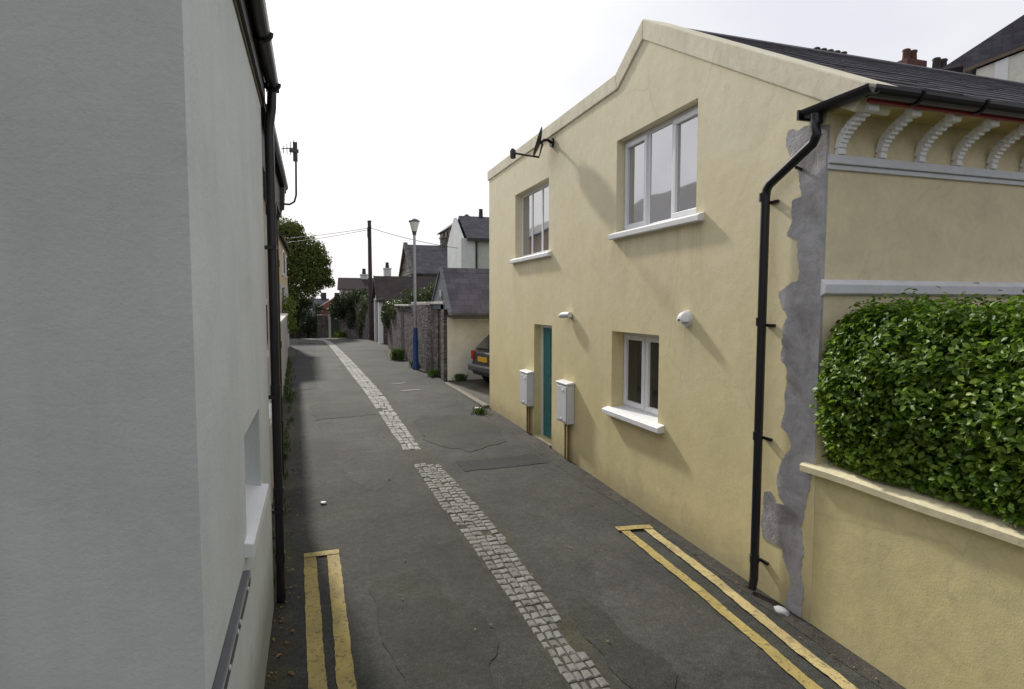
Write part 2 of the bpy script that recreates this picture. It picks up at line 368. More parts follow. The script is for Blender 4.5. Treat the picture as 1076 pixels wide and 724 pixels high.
# ---------------------------------------------------------------- foliage
def leaf(mb, p, nrm, ln, wd, r, fold=.25):
    nrm = Vector(nrm).normalized()
    t = Vector((r.uniform(-1, 1), r.uniform(-1, 1), r.uniform(-1, 1)))
    a = nrm.cross(t)
    if a.length < 1e-3: a = nrm.orthogonal()
    a.normalize(); b = nrm.cross(a); p = Vector(p)
    a *= ln / 2; b *= wd / 2; up = nrm * wd * fold
    vs = [p - a, p - a * .1 - b + up, p + a, p - a * .1 + b + up]
    mb.add(vs, [(0, 2, 1), (0, 3, 2)])
def rvec(r):
    while True:
        v = Vector((r.uniform(-1, 1), r.uniform(-1, 1), r.uniform(-1, 1)))
        if .05 < v.length < 1: return v
def clump_leaves(mb, clumps, per, ln, r, jit=.8):
    """clumps: (centre, radius); leaves fill each clump with more near its shell"""
    for c, rad in clumps:
        c = Vector(c)
        for _ in range(int(per * rad * rad)):
            d = rvec(r).normalized(); q = c + d * rad * (r.random() ** .35) * r.uniform(.75, 1.1)
            leaf(mb, q, d + rvec(r) * jit, ln * r.uniform(.6, 1.3), ln * r.uniform(.35, .7), r)
def tree(name, label, cat, base, trunk_top, tr, limbs, clumps, m, per, ln, seed, group=None):
    r = random.Random(seed); t = thing(name, label, cat, base, group)
    w = MB(); b = Vector(base); tt = Vector(trunk_top)
    w.tube([b - Vector((0, 0, .1)), b.lerp(tt, .12), b.lerp(tt, .5) + Vector((.05, 0, 0)), tt], [tr * 1.4, tr, tr * .85, tr * .6], 8)
    for c, rad in limbs:
        c = Vector(c); s = b.lerp(tt, r.uniform(.55, .95))
        w.tube([s, s.lerp(c, .5) + rvec(r) * .15, c], [tr * .4, tr * .25, tr * .1], 6)
    w.build('trunk', M['bark'], t)
    f = MB(); clump_leaves(f, clumps, per, ln, r); f.build('crown', m, t)
    return t
def weeds(mb, x, y, z, n, h, spread, r):
    for _ in range(n):
        a = r.uniform(0, 6.28); d = abs(r.gauss(0, spread)); p = Vector((x + d * math.cos(a), y + d * math.sin(a), z))
        hh = h * r.uniform(.4, 1.1); tip = p + Vector((r.uniform(-.5, .5) * hh, r.uniform(-.5, .5) * hh, hh)); s = Vector((math.cos(a + 1.5), math.sin(a + 1.5), 0)) * hh * .09
        mid = p.lerp(tip, .55) + Vector((0, 0, hh * .12))
        mb.add([p - s * .6, p + s * .6, mid + s, tip, mid - s], [(0, 1, 2, 4), (4, 2, 3)])

# ---------------------------------------------------------------- camera
cam = bpy.data.cameras.new('camera'); co = bpy.data.objects.new('camera', cam); COL.objects.link(co); scene.camera = co
F = 640.0; cam.sensor_width = 36; cam.lens = 36 * F / 1076; cam.clip_start = .05; cam.clip_end = 6000
co.location = (0, 0, 2.45); co.rotation_euler = (R(90 - 3.8), 0, -math.atan(208 / F))

# ---------------------------------------------------------------- ground and road
def strip_sheet(name, rows, m, dz, nx=6):
    """rows: (y, x0, x1); sheet that follows the ground"""
    mb = MB(); vs = []; fs = []; ys = []
    for (y0, a0, b0), (y1, a1, b1) in zip(rows, rows[1:]):
        n = max(1, int(abs(y1 - y0) / 1.0)) if abs(y1) < 200 else 6
        for k in range(n): t = k / n; ys.append((y0 + (y1 - y0) * t, a0 + (a1 - a0) * t, b0 + (b1 - b0) * t))
    ys.append(rows[-1])
    for y, a, b in ys:
        for i in range(nx + 1): vs.append((a + (b - a) * i / nx, y, gz(y) + dz))
    for j in range(len(ys) - 1):
        for i in range(nx): q = j * (nx + 1) + i; fs.append((q, q + 1, q + nx + 2, q + nx + 1))
    mb.add(vs, fs, True); return struct(mb.build(name, m))
strip_sheet('ground', [(-400, -900, 900), (2, -900, 900), (10, -900, 900), (17, -900, 900), (25, -900, 900), (38, -900, 900), (45, -900, 900), (60, -900, 900), (120, -900, 900), (3000, -3000, 3000)], M['land'], -.02, 2)
strip_sheet('road', [(-14, -14, 16), (1.9, -14, 16), (2.0, -.6, 3.8), (13, -.75, 3.8), (13.3, -.8, 3.58), (17.3, -.85, 3.58), (25, -1.1, 3.6), (33, -1.3, 3.9), (39, -1.5, 3.6), (44, -2.6, 2.7), (50, -4.5, 1.2), (60, -7, -1.5), (80, -11, -5)], M['asphalt'], 0)
# gritty strip along the yellow house, irregular inner edge
mb = MB(); vs = []; fs = []; N = 90
for i in range(N + 1):
    y = 2 + 11.2 * i / N; e = 3.53 + .05 * noise.noise((y * 1.3, 1, 0)) + .03 * noise.noise((y * 5, 2, 0))
    e -= .16 * max(0, min(1, (y - 6.0) / 2.5))
    vs += [(e, y, gz(y) + .004), (3.69, y, gz(y) + .010)]
for i in range(N): fs.append((2 * i, 2 * i + 1, 2 * i + 3, 2 * i + 2))
struct(mb.add(vs, fs, True).build('road_edge', M['verge']))
# mossy dirt along the foot of the left walls
mb = MB(); vs = []; fs = []; N = 150
for i in range(N + 1):
    y = 2.2 + 15 * i / N; w0 = -.36 if y < 5.3 else -.44 - .013 * (y - 5.3); e = w0 + .17 + .10 * noise.noise((y * .9, 1, 5)) + .05 * noise.noise((y * 4, 2, 5)) - (.06 if y < 4 else 0)
    vs += [(w0 - .1, y, gz(y) + .012), (max(e, w0 + .03), y, gz(y) + .004)]
for i in range(N): fs.append((2 * i, 2 * i + 1, 2 * i + 3, 2 * i + 2))
struct(mb.add(vs, fs, True).build('mossy_road_edge', M['moss']))
# repaired patches of darker asphalt
def patch(poly, m, dz, name='road_patch', jag=.03):
    pts = []
    if jag >= .1:
        for _ in range(2): poly = [((a[0] * w + b[0] * (1 - w)), (a[1] * w + b[1] * (1 - w))) for a, b in zip(poly, poly[1:] + poly[:1]) for w in (.75, .25)]
    for i, a in enumerate(poly):
        b = poly[(i + 1) % len(poly)]
        n = max(1, int(math.dist(a, b) / .06))
        for k in range(n):
            t = k / n; x = a[0] + (b[0] - a[0]) * t; y = a[1] + (b[1] - a[1]) * t
            q = min(jag, .05); pts.append((x + jag * noise.noise((x * 2.2, y * 1.6, 3)) + q * .5 * noise.noise((x * 11, y * 8, 5)), y + jag * 2 * noise.noise((x * 2.2, y * 1.6, 9)) + q * noise.noise((x * 11, y * 8, 12)), 0))
    bm = bmesh.new(); bv = [bm.verts.new(p) for p in pts]; bm.faces.new(bv)
    for yy, _ in GP:
        geo = bm.verts[:] + bm.edges[:] + bm.faces[:]
        bmesh.ops.bisect_plane(bm, geom=geo, plane_co=(0, yy, 0), plane_no=(0, 1, 0))
    for v in bm.verts: v.co.z = gz(v.co.y) + dz
    bmesh.ops.recalc_face_normals(bm, faces=bm.faces)
    if sum(f.normal.z for f in bm.faces) < 0: bmesh.ops.reverse_faces(bm, faces=bm.faces)
    me = bpy.data.meshes.new(name); bm.to_mesh(me); bm.free(); me.materials.append(m)
    o = bpy.data.objects.new(name, me); COL.objects.link(o); return struct(o)
patch([(-.62, 16.6), (.05, 16.9), (-.02, 21), (-.2, 25), (.02, 27), (.05, 37), (-.9, 38), (-.8, 25)], M['patch'], .004)
patch([(2.15, 3.9), (2.35, 5.0), (2.75, 5.6), (2.95, 4.4), (3.0, 3.2), (2.85, 2.2), (2.2, 2.2), (2.3, 3.0)], M['paleroad'], .002, jag=.16)
patch([(1.9, 4.5), (2.12, 4.6), (2.3, 4.1), (2.35, 3.6), (2.1, 3.2), (1.9, 3.4), (1.95, 3.9)], M['coarse'], .0055, jag=.12)
patch([(.35, 5.2), (.8, 5.6), (1.25, 4.9), (1.2, 3.6), (.9, 2.6), (.4, 2.8), (.5, 4.0)], M['coarse'], .0055, jag=.2)
patch([(.2, 11.5), (1.05, 11.8), (1.1, 9.0), (.7, 7.8), (.35, 8.6)], M['paleroad'], .002, jag=.16)
patch([(1.85, 12.6), (3.2, 12.2), (3.3, 10.4), (2.5, 9.2), (1.8, 9.9)], M['coarse'], .0055, jag=.2)
patch([(1.75, 15.5), (2.9, 15.8), (3.2, 13.6), (2.4, 13.0), (1.8, 13.6)], M['paleroad'], .002, jag=.2)
patch([(2.0, 8.9), (3.3, 8.95), (3.32, 8.45), (2.0, 8.35)], M['patch'], .006, jag=.03)
patch([(-.1, 14.4), (1.1, 14.6), (1.15, 12.9), (-.05, 12.6)], M['coarse'], .0055, jag=.08)
patch([(.3, 24.5), (.75, 24.2), (.95, 18.5), (.4, 18.8)], M['paleroad'], .002, jag=.12)
patch([(1.98, 17.3), (2.2, 17.25), (2.5, 17.45), (2.48, 17.3), (2.25, 17.05), (2.0, 17.15)], M['whiteworn'], .008, 'road_scuff', .15)
patch([(2.1, 16.0), (2.35, 16.15), (2.65, 16.15), (2.6, 16.0), (2.4, 15.95), (2.15, 15.85)], M['whiteworn'], .008, 'road_scuff', .15)
# double yellow lines: two per side, joined by a short bar at their end
def ribbon(path, w, m, dz, mb):
    vs = []; fs = []; pts = []
    for (x0, y0), (x1, y1) in zip(path, path[1:]):
        n = max(1, int(math.dist((x0, y0), (x1, y1)) / .04))
        pts += [(x0 + (x1 - x0) * k / n, y0 + (y1 - y0) * k / n) for k in range(n)]
    pts.append(path[-1])
    for i, (x, y) in enumerate(pts):
        a = pts[max(i - 1, 0)]; b = pts[min(i + 1, len(pts) - 1)]; d = Vector((b[0] - a[0], b[1] - a[1], 0)).normalized(); s = Vector((-d.y, d.x, 0))
        ww = w * (1 + .09 * noise.noise((x * 4, y * 6, 2)) + .10 * noise.noise((x * 4, y * 17, 8))); j = .008 * noise.noise((x * 5, y * 5, 7)) + .005 * noise.noise((x * 5, y * 21, 17))
        vs += [Vector((x, y, gz(y) + dz)) + s * (ww / 2 + j), Vector((x, y, gz(y) + dz)) - s * (ww / 2 - j)]
    for i in range(len(pts) - 1): fs.append((2 * i, 2 * i + 1, 2 * i + 3, 2 * i + 2))
    mb.add(vs, fs)
mb = MB()
ribbon([(-.085, 6.1), (-.03, 4.1), (.02, 2.4)], .115, 0, .008, mb); ribbon([(.135, 6.1), (.155, 4.1), (.18, 2.4)], .115, 0, .008, mb)
ribbon([(-.14, 6.14), (.19, 6.14)], .11, 0, .012, mb)
struct(mb.build('yellow_road_marking', M['yline']))
mb = MB()
ribbon([(3.17, 5.80), (3.155, 4.3), (3.09, 3.0), (3.02, 1.4)], .098, 0, .014, mb); mb2 = MB(); ribbon([(3.43, 5.74), (3.41, 4.6), (3.34, 3.5), (3.28, 1.6)], .10, 0, .016, mb2); struct(mb2.build('yellow_road_marking', M['ylinepale']))
ribbon([(3.10, 5.84), (3.50, 5.79)], .11, 0, .020, mb)
struct(mb.build('yellow_road_marking', M['yline']))

# cobbled strip down the middle of the alley, stone by stone
def interp(t, y, i):
    for a, b in zip(t, t[1:]):
        if a[0] <= y <= b[0]: return a[i] + (b[i] - a[i]) * (y - a[0]) / (b[0] - a[0])
    return t[0][i] if y < t[0][0] else t[-1][i]
def sett_strip(tab, y0, y1, cols, course, r, skip=(), m='setts'):
    mb = MB(); y = y0
    while y < y1:
        c = course * r.uniform(.9, 1.12) * (1 if y < 14 else 1 + (y - 14) * .03)
        xl = interp(tab, y, 1) + r.uniform(-.008, .008); xr = interp(tab, y, 2) + r.uniform(-.009, .011)
        n = cols
        cuts = [xl + (xr - xl) * (i + (r.uniform(-.10, .10) if 0 < i < n else 0)) / n for i in range(n + 1)]
        for i in range(n):
            if any(a <= y <= b and i in cs for a, b, cs in skip) or r.random() < .006: continue
            g = .0045; z = gz(y + c / 2) + .011 + r.uniform(-.006, .005); x0, x1, ya, yb = cuts[i] + g, cuts[i + 1] - g, y + g, y + c - g
            ins = min(.016, (x1 - x0) * .2, (yb - ya) * .2); j = lambda: r.uniform(-.006, .006); tl = r.uniform(-.004, .004)
            bot = [(x0, ya, z - .05), (x1, ya, z - .05), (x1, yb, z - .05), (x0, yb, z - .05)]
            mid = [(x0 + j(), ya + j(), z - .006), (x1 + j(), ya + j(), z - .006), (x1 + j(), yb + j(), z - .006), (x0 + j(), yb + j(), z - .006)]
            top = [(x0 + ins, ya + ins, z + tl), (x1 - ins, ya + ins, z - tl), (x1 - ins, yb - ins, z - tl), (x0 + ins, yb - ins, z + tl)]
            fs = [(8, 9, 10, 11)]
            for k in range(4): q = (k + 1) % 4; fs += [(k, q, 4 + q, 4 + k), (4 + k, 4 + q, 8 + q, 8 + k)]
            mb.add(bot + mid + top, fs)
        y += c
    return struct(mb.build('cobble_strip', M[m]))
sr = random.Random(3)
mb = MB(); vs = []; fs = []; N = 260
TA = [(1.0, 1.50, 1.80), (3.5, 1.57, 1.82), (5, 1.52, 1.85), (7.1, 1.41, 1.83), (8.9, 1.36, 1.73), (9.75, 1.33, 1.61), (15.2, 1.22, 1.62), (22.8, 1.0, 1.42), (34, .73, 1.06), (38, .5, .86)]
for i in range(N + 1):   # dirt and moss packed along both sides of the cobbles
    y = 1.0 + 29 * i / N; a = interp(TA, y, 1); b = interp(TA, y, 2)
    vs += [(a - .03 - max(0, .07 * noise.noise((y * 1.1, 4, 1)) + .05 * noise.noise((y * 4.5, 4, 2))), y, gz(y) + .003), (b + .03 + max(0, .13 * noise.noise((y * .9, 8, 1)) + .06 * noise.noise((y * 4.1, 8, 2))), y, gz(y) + .003)]
for i in range(N): fs.append((2 * i, 2 * i + 1, 2 * i + 3, 2 * i + 2))
struct(mb.add(vs, fs, True).build('mossy_road_joint', M['moss']))
sett_strip([(1.0, 1.50, 1.80), (3.5, 1.57, 1.82), (4.2, 1.55, 1.83), (5, 1.52, 1.85), (6, 1.48, 1.87), (7.1, 1.41, 1.83), (8.9, 1.36, 1.73)], 1.0, 8.9, 4, .10, sr, [(3.85, 4.25, (3, 4)), (8.78, 8.95, (2, 3, 4)), (6.3, 6.4, (0,))], 'setts_grey')
sett_strip([(9.75, 1.33, 1.61), (15.2, 1.22, 1.62), (22.8, 1.0, 1.42), (34, .73, 1.06), (38, .5, .86), (41, .05, .5), (44, -.9, -.4)], 9.75, 44, 3, .2, sr, [(13.1, 13.35, (0,)), (13.2, 13.45, (1,)), (15.0, 15.25, (2,))])

# parking bay beside the garage, with a flush concrete edging
patch([(3.62, 13.0), (3.62, 17.4), (10, 17.4), (10, 13.0)], M['bay'], .03, 'parking_bay', .01)
mb = MB(); mb.box(3.52, 3.66, 12.9, 17.15, .05, .215); struct(mb.build('kerb', M['concrete'], bev=.02))

# ---------------------------------------------------------------- the yellow house
W = 3.68; YC = 3.70; YE = 12.93
house = thing('yellow_house', 'two storey cream yellow rendered house with slate roof and black gutter, on the right', 'house', (W, 8, .0))
def wall_sheet(outline, holes, x, depth, reveal_z0=None):
    """front sheet with openings and their reveals; outline/holes in (y,z)"""
    bm = bmesh.new(); edges = []
    for loop in [outline] + holes:
        vs = [bm.verts.new((x, p[0], p[1])) for p in loop]
        edges += [bm.edges.new((vs[i], vs[(i + 1) % len(vs)])) for i in range(len(vs))]
    bmesh.ops.triangle_fill(bm, use_beauty=True, use_dissolve=False, edges=edges)
    mb = MB(); bm.verts.index_update()
    mb.add([v.co[:] for v in bm.verts], [[v.index for v in f.verts] for f in bm.faces]); bm.free()
    for h in holes:
        for i in range(len(h)):
            a = h[i]; b = h[(i + 1) % len(h)]
            mb.quad((x, *a), (x, *b), (x + depth, *b), (x + depth, *a))
    return mb
def rect(y0, y1, z0, z1): return [(y0, z0), (y1, z0), (y1, z1), (y0, z1)]
W1 = (9.38, 11.12, 3.31, 4.51); W2 = (5.33, 7.04, 3.34, 4.50); W3 = (5.98, 7.12, 1.10, 2.10); DR = (9.22, 10.06, .13, 2.10)
PK = (6.41, 5.72); LOW = 5.31
outline = [(YC, -.3), (YE, -.3), (YE, LOW - .04), (7.07, LOW - .04), (PK[0], PK[1] - .06), (YC, 4.09)]
mb = wall_sheet(outline, [rect(*W1), rect(*W2), rect(*W3), rect(*DR)], W, .22)
# front face, far end and back, so the house is solid
mb.box(4.05, 13, YE - .3, YE, -.3, 5.1); mb.box(12.7, 13, YC + .3, YE - .3, -.3, 4.0)
mb.quad((W, YE, -.3), (4.05, YE, -.3), (4.05, YE, LOW - .04), (W, YE, LOW - .04))
mb.box(W + .23, 4.0, 7.2, 7.6, 2.2, 5.0)
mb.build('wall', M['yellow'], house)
mb = MB(); mb.quad((W, YC, -.3), (13, YC, -.3), (13, YC, 3.95), (W, YC, 3.95)); mb.box(W + .24, 13, YC + .05, YC + .3, -.3, 3.95); mb.build('front_wall', M['yellow_front_wall'], house)
# raised coping that follows the gable and the parapet
def offset_poly(pts, d):
    out = []
    for i, p in enumerate(pts):
        ns = []
        for a, b in ((i - 1, i), (i, i + 1)):
            if 0 <= a and b < len(pts):
                dx = pts[b][0] - pts[a][0]; dz = pts[b][1] - pts[a][1]; L = math.hypot(dx, dz); ns.append((dz / L, -dx / L))
        nx = sum(n[0] for n in ns) / len(ns); nz = sum(n[1] for n in ns) / len(ns); L2 = nx * nx + nz * nz
        out.append((p[0] + nx / L2 * d, p[1] + nz / L2 * d))
    return out
top = [(3.34, 3.975), PK, (7.07, 5.33), (YE + .06, LOW + .02)]
low = offset_poly(top, .20)
mb = MB()
for i in range(3):
    mb.prism([top[i], top[i + 1], low[i + 1], low[i]], 'x', W - .022, W + .30)
mb.build('coping', M['coping'], house, bev=.012, fix=True)
# roof: courses of slates, each lapping the one below
mb = MB(); a = Vector((0, 3.34, 3.93)); b = Vector((0, 6.41, 5.665)); n = 15; d = (b - a) / n; nr = Vector((0, -d.z, d.y)).normalized()
for i in range(n):
    p = a + d * i; q = a + d * (i + 1.06)
    x0, x1 = W + .29, 13.2
    for s in range(24):
        xa = x0 + (x1 - x0) * s / 24; xb = x0 + (x1 - x0) * (s + 1) / 24; j = nr * rnd.uniform(-.003, .004)
        p0 = p + nr * .014 + j; q0 = q + nr * .002 + j
        mb.quad((xa, p0.y, p0.z), (xb, p0.y, p0.z), (xb, q0.y, q0.z), (xa, q0.y, q0.z))
        mb.quad((xa, p0.y, p0.z - .014), (xb, p0.y, p0.z - .014), (xb, p0.y, p0.z), (xa, p0.y, p0.z))
mb.quad((W + .29, 6.41, 5.66), (13.2, 6.41, 5.66), (13.2, 7.5, 5.05), (W + .29, 7.5, 5.05))
mb.quad((W + .29, 7.45, 5.08), (13.2, 7.45, 5.08), (13.2, YE - .01, 5.08), (W + .29, YE - .01, 5.08))
roof = mb.build('roof', M['slate'], house)
mb = MB()
for k in range(20):
    x0 = W + .32 + k * .46; mb.prism([(6.27, 5.61), (6.41, 5.695), (6.55, 5.61), (6.55, 5.585), (6.41, 5.665), (6.27, 5.585)], 'x', x0, x0 + .455)
mb.build('ridge_tile', M['slate'], roof)
# eaves: soffit, red board, scalloped brackets, string courses
mb = MB(); mb.box(W + .02, 13, 3.36, YC - .002, 3.875, 3.90); mb.build('soffit', M['yellow_front'], house)
mb = MB(); mb.box(W + .01, 13, 3.335, 3.365, 3.848, 3.875); mb.build('red_fascia', M['red'], house)
mb = MB(); mb.box(W + .006, 13, YC - .05, YC - .003, 3.50, 3.565); mb.box(W + .006, 13, YC - .025, YC - .003, 3.46, 3.4985); mb.build('string_course', M['trim'], house, bev=.006)
mb = MB(); mb.prism([(YC - .003, 2.51), (YC - .05, 2.53), (YC - .06, 2.60), (YC - .003, 2.64)], 'x', W - .012, 13); mb.build('string_course', M['trim'], house, bev=.005)
proto = None
for k in range(11):
    x = 3.785 + k * .402
    if proto is None:
        mb = MB()
        for i in range(10):   # concave run of stepped blocks
            t = i / 9; y = YC - .03 - .245 * t ** 1.7; z = 3.585 + .245 * t ** .75
            mb.box(x - .033, x + .033, y - .026, min(y + .034, YC - .004), z - .017 - i * .0003, z + .022 + i * .0003)
        cur = [(YC - .03 - .245 * (i / 12) ** 1.7, 3.585 + .245 * (i / 12) ** .75) for i in range(13)]
        for (a0, b0), (a1, b1) in zip(cur, cur[1:]):
            mb.prism([(a0 - .016, b0), (a1 - .016, b1), (min(a1 + .034, YC - .004), b1 + .034), (min(a0 + .034, YC - .004), b0 + .034)], 'x', x - .026, x + .026)
        mb.box(x - .048, x + .048, 3.385, 3.450, 3.81, 3.873)
        proto = mb.build('corbel', M['corbelwhite'], house, bev=.006)
    else:
        c = proto.copy(); COL.objects.link(c); c.parent = house; c.location = (x - 3.785, 0, 0)
# gutter: half-round run along the eaves with a short return against the gable
def gutter(mb, a, b, r, wall=.006, n=10):
    a = Vector(a); b = Vector(b); d = (b - a).normalized(); s = d.cross(Vector((0, 0, 1))).normalized()
    ring = [(math.cos(math.pi * i / n) * -1, -math.sin(math.pi * i / n)) for i in range(n + 1)]
    P = [(x * r, z * r) for x, z in ring] + [(x * (r - wall), z * (r - wall)) for x, z in ring[::-1]]
    vs = [a + s * u + Vector((0, 0, w)) for u, w in P] + [b + s * u + Vector((0, 0, w)) for u, w in P]; m = len(P)
    fs = [(i, (i + 1) % m, (i + 1) % m + m, i + m) for i in range(m)]
    for i in range(n): fs += [(i, 2 * n + 1 - i, 2 * n - i, i + 1), (m + i, m + i + 1, m + 2 * n - i, m + 2 * n + 1 - i)]
    mb.add(vs, fs)
mb = MB(); gutter(mb, (W - .06, 3.295, 3.925), (13, 3.295, 3.925), .068); gutter(mb, (W - .06, 3.86, 3.925), (W - .06, 3.24, 3.925), .060)
mb.box(W - .125, W + .005, 3.85, 3.87, 3.855, 3.93)
mb.box(W - .005, 13, 3.345, 3.362, 3.88, 3.95)
gut = mb.build('gutter', M['black'], house)
for k in range(8):
    x = 4.05 + k * .62; mb = MB(); mb.tube([(x, 3.295 + .074 * math.cos(t), 3.925 - .074 * math.sin(t)) for t in [math.pi * i / 8 for i in range(9)]], .012, 6); mb.build('gutter_bracket', M['black'], gut)
px = W - .075
mb = MB(); mb.tube([(W - .06, 3.74, 3.87), (px, 3.74, 3.78), (px, 3.72, 3.72), (px, 3.75, 3.66), (px, 4.20, 3.44), (px, 4.235, 3.40), (px, 4.245, 3.34), (px, 4.262, .06), (px - .02, 4.262, -.03)], .037, 12)
for z in (3.34, 2.3, 1.32, .24): mb.tube([(px, 4.262, z - .035), (px, 4.262, z + .035)], .041, 12)
mb.tube([(W - .06, 3.74, 3.80), (W - .06, 3.74, 3.875)], .045, 12)
dp = mb.build('downpipe', M['black'], house)
for z in (3.30, 2.27, 1.30, .22):
    mb = MB(); mb.box(px - .012, W + .01, 4.255, 4.272, z - .012, z + .012); mb.box(W - .02, W + .01, 4.17, 4.255, z - .012, z + .012); mb.build('pipe_bracket', M['black'], dp)
mb = MB(); mb.bar((px + .01, 3.93, 3.52), (W + .01, 3.93, 3.50), .02, .02); mb.build('pipe_bracket', M['black'], dp)
# patches where the render has been replaced in bare cement beside the corner
def edge_patch(left, yr, name, seed):
    pts = []
    for (y0, z0), (y1, z1) in zip(left, left[1:]):
        n = max(1, int(math.dist((y0, z0), (y1, z1)) / .035))
        for k in range(n):
            t = k / n; y = y0 + (y1 - y0) * t; z = z0 + (z1 - z0) * t
            pts.append((y + .022 * noise.noise((z * 14, seed, y * 9)) , z + .012 * noise.noise((z * 17, seed + 4, y * 11))))
    pts.append(left[-1])
    for _ in range(2):
        q = [pts[0]]
        for a, b in zip(pts, pts[1:]): q += [(a[0] * .75 + b[0] * .25, a[1] * .75 + b[1] * .25), (a[0] * .25 + b[0] * .75, a[1] * .25 + b[1] * .75)]
        pts = q + [pts[-1]]
        if len(pts) > 500: break
    return [(y + .012 * noise.noise((z * 28, seed, y * 28)) + .009 * noise.noise((z * 75, seed, y * 75)), z + .007 * noise.noise((z * 41, seed + 9, y * 43))) for y, z in pts]
PL = [(3.698, 3.787), (3.925, 3.836), (3.993, 3.818), (4.076, 3.855), (4.116, 3.812), (4.113, 3.743), (4.078, 3.659), (3.982, 3.563), (3.957, 3.439), (3.922, 3.307), (4.031, 3.272), (4.016, 3.134), (4.073, 3.003), (3.957, 2.953), (3.929, 2.748), (3.934, 2.635), (4.005, 2.623), (4.14, 2.548), (4.125, 2.454), (4.036, 2.353), (4.09, 2.25), (4.085, 2.14), (4.095, 1.981), (4.029, 1.932), (4.012, 1.777), (4.052, 1.717), (4.026, 1.594), (4.084, 1.433), (3.975, 1.391), (3.95, 1.286), (4.031, 1.188), (4.101, 1.033), (4.083, 0.851), (4.004, 0.786), (4.113, 0.776), (4.173, 0.865), (4.246, 0.835), (4.268, 0.626), (4.26, 0.425), (4.133, 0.423), (4.021, 0.416), (4.001, 0.335), (3.928, 0.228), (3.915, 0.153), (3.97, -0.06)]
PR = [(3.80, -.09), (3.772, 0.178), (3.808, 0.311), (3.786, 0.5), (3.83, 0.6), (3.815, 0.715), (3.789, 0.824), (3.748, 1.013), (3.75, 1.08), (3.73, 1.125), (3.698, 1.2)]
pts = edge_patch(PL, None, 'l', 1) + edge_patch(PR, None, 'r', 5)
mb = MB(); mb.prism(pts, 'x', W - .007, W + .02); cp = mb.build('cement_patch', M['cement'], house, fix=True)
cp['label'] = 'bare grey cement patch with ragged edges beside the downpipe'

# windows
def window(name, op, xf, lights, gm, sill, label, casement=()):
    """lights: fractions of the width where mullions stand; frame set back at x = xf"""
    y0, y1, z0, z1 = op; f = .06
    fr = MB(); fr.box(xf, xf + .07, y0, y1, z1 - f, z1 - .002); fr.box(xf, xf + .07, y0, y1, z0, z0 + f); fr.box(xf, xf + .07, y0, y0 + f, z0 + f, z1 - f); fr.box(xf, xf + .07, y1 - f, y1, z0 + f, z1 - f)
    xs = [0] + list(lights) + [1]; yy = lambda t: y0 + f + (y1 - y0 - 2 * f) * t
    for t in lights: fr.box(xf, xf + .07, yy(t) - .03, yy(t) + .03, z0 + f, z1 - f)
    w = fr.build('window', M['upvc'], house, label, bev=.006)
    for i, (a, b) in enumerate(zip(xs, xs[1:])):
        ya = yy(a) + (.03 if a > 0 else 0); yb = yy(b) - (.03 if b < 1 else 0)
        if i in casement:
            c = MB(); g = .045; c.box(xf - .022, xf + .03, ya - .012, yb + .012, z1 - f - g, z1 - f + .012); c.box(xf - .022, xf + .03, ya - .012, yb + .012, z0 + f - .012, z0 + f + g)
            c.box(xf - .022, xf + .03, ya - .012, ya + g, z0 + f + g, z1 - f - g); c.box(xf - .022, xf + .03, yb - g, yb + .012, z0 + f + g, z1 - f - g)
            c.build('casement', M['upvc'], w, bev=.005); ya += g; yb -= g; za, zb = z0 + f + g, z1 - f - g
        else: za, zb = z0 + f, z1 - f
        p = MB(); p.box(xf + .012, xf + .03, ya - .004, yb + .004, za - .004, zb + .004); p.build('pane', gm, w)
    s = MB(); sy0, sy1, st, so = sill
    s.prism([(W - so, st - .075), (W - so, st - .012), (W + .002, st + .016), (xf + .02, st + .026), (xf + .02, st - .075)], 'y', sy0, sy1); s.build('sill', M['sill'], w, bev=.008, fix=True)
    return w
window('window', W1, W + .13, (.36, .68), M['glass_up'], (9.25, 11.27, 3.30, .07), 'small upper three light window')
window('window', W2, W + .115, (.345, .67), M['glass_up'], (5.19, 7.12, 3.345, .07), 'large upper three light window', (0, 2))
window('window', W3, W + .175, (.5,), M['glass_low'], (5.84, 7.22, 1.09, .09), 'ground floor two light window', (0, 1))
# side door
mb = MB(); y0, y1, z0, z1 = DR; xd = W + .15
mb.box(xd - .02, xd + .05, y0, y0 + .05, z0, z1); mb.box(xd - .02, xd + .05, y1 - .07, y1, z0, z1); mb.box(xd - .02, xd + .05, y0 + .05, y1 - .07, z1 - .06, z1)
fr = mb.build('door_frame', M['sill'], house, bev=.004)
mb = MB(); mb.box(xd, xd + .045, y0 + .05, y1 - .07, z0 + .01, z1 - .06)
for a, b, c, d in ((.14, .36, .25, .95), (.43, .64, .25, .95), (.14, .36, 1.08, 1.82), (.43, .64, 1.08, 1.82)):
    mb.box(xd - .008, xd, y0 + a, y0 + b, z0 + c, z0 + d)
door = mb.build('door', M['teal'], house, bev=.005)
mb = MB(); mb.tube([(xd - .05, y0 + .13, 1.12), (xd - .05, y0 + .24, 1.12)], .011, 8); mb.box(xd - .05, xd, y0 + .12, y0 + .14, 1.10, 1.14); mb.build('handle', M['galv'], door)
mb = MB(); mb.box(W - .03, W + .22, DR[0] + .003, DR[1] - .003, -.1, .128); mb.build('door_step', M['concrete'], house, bev=.01)

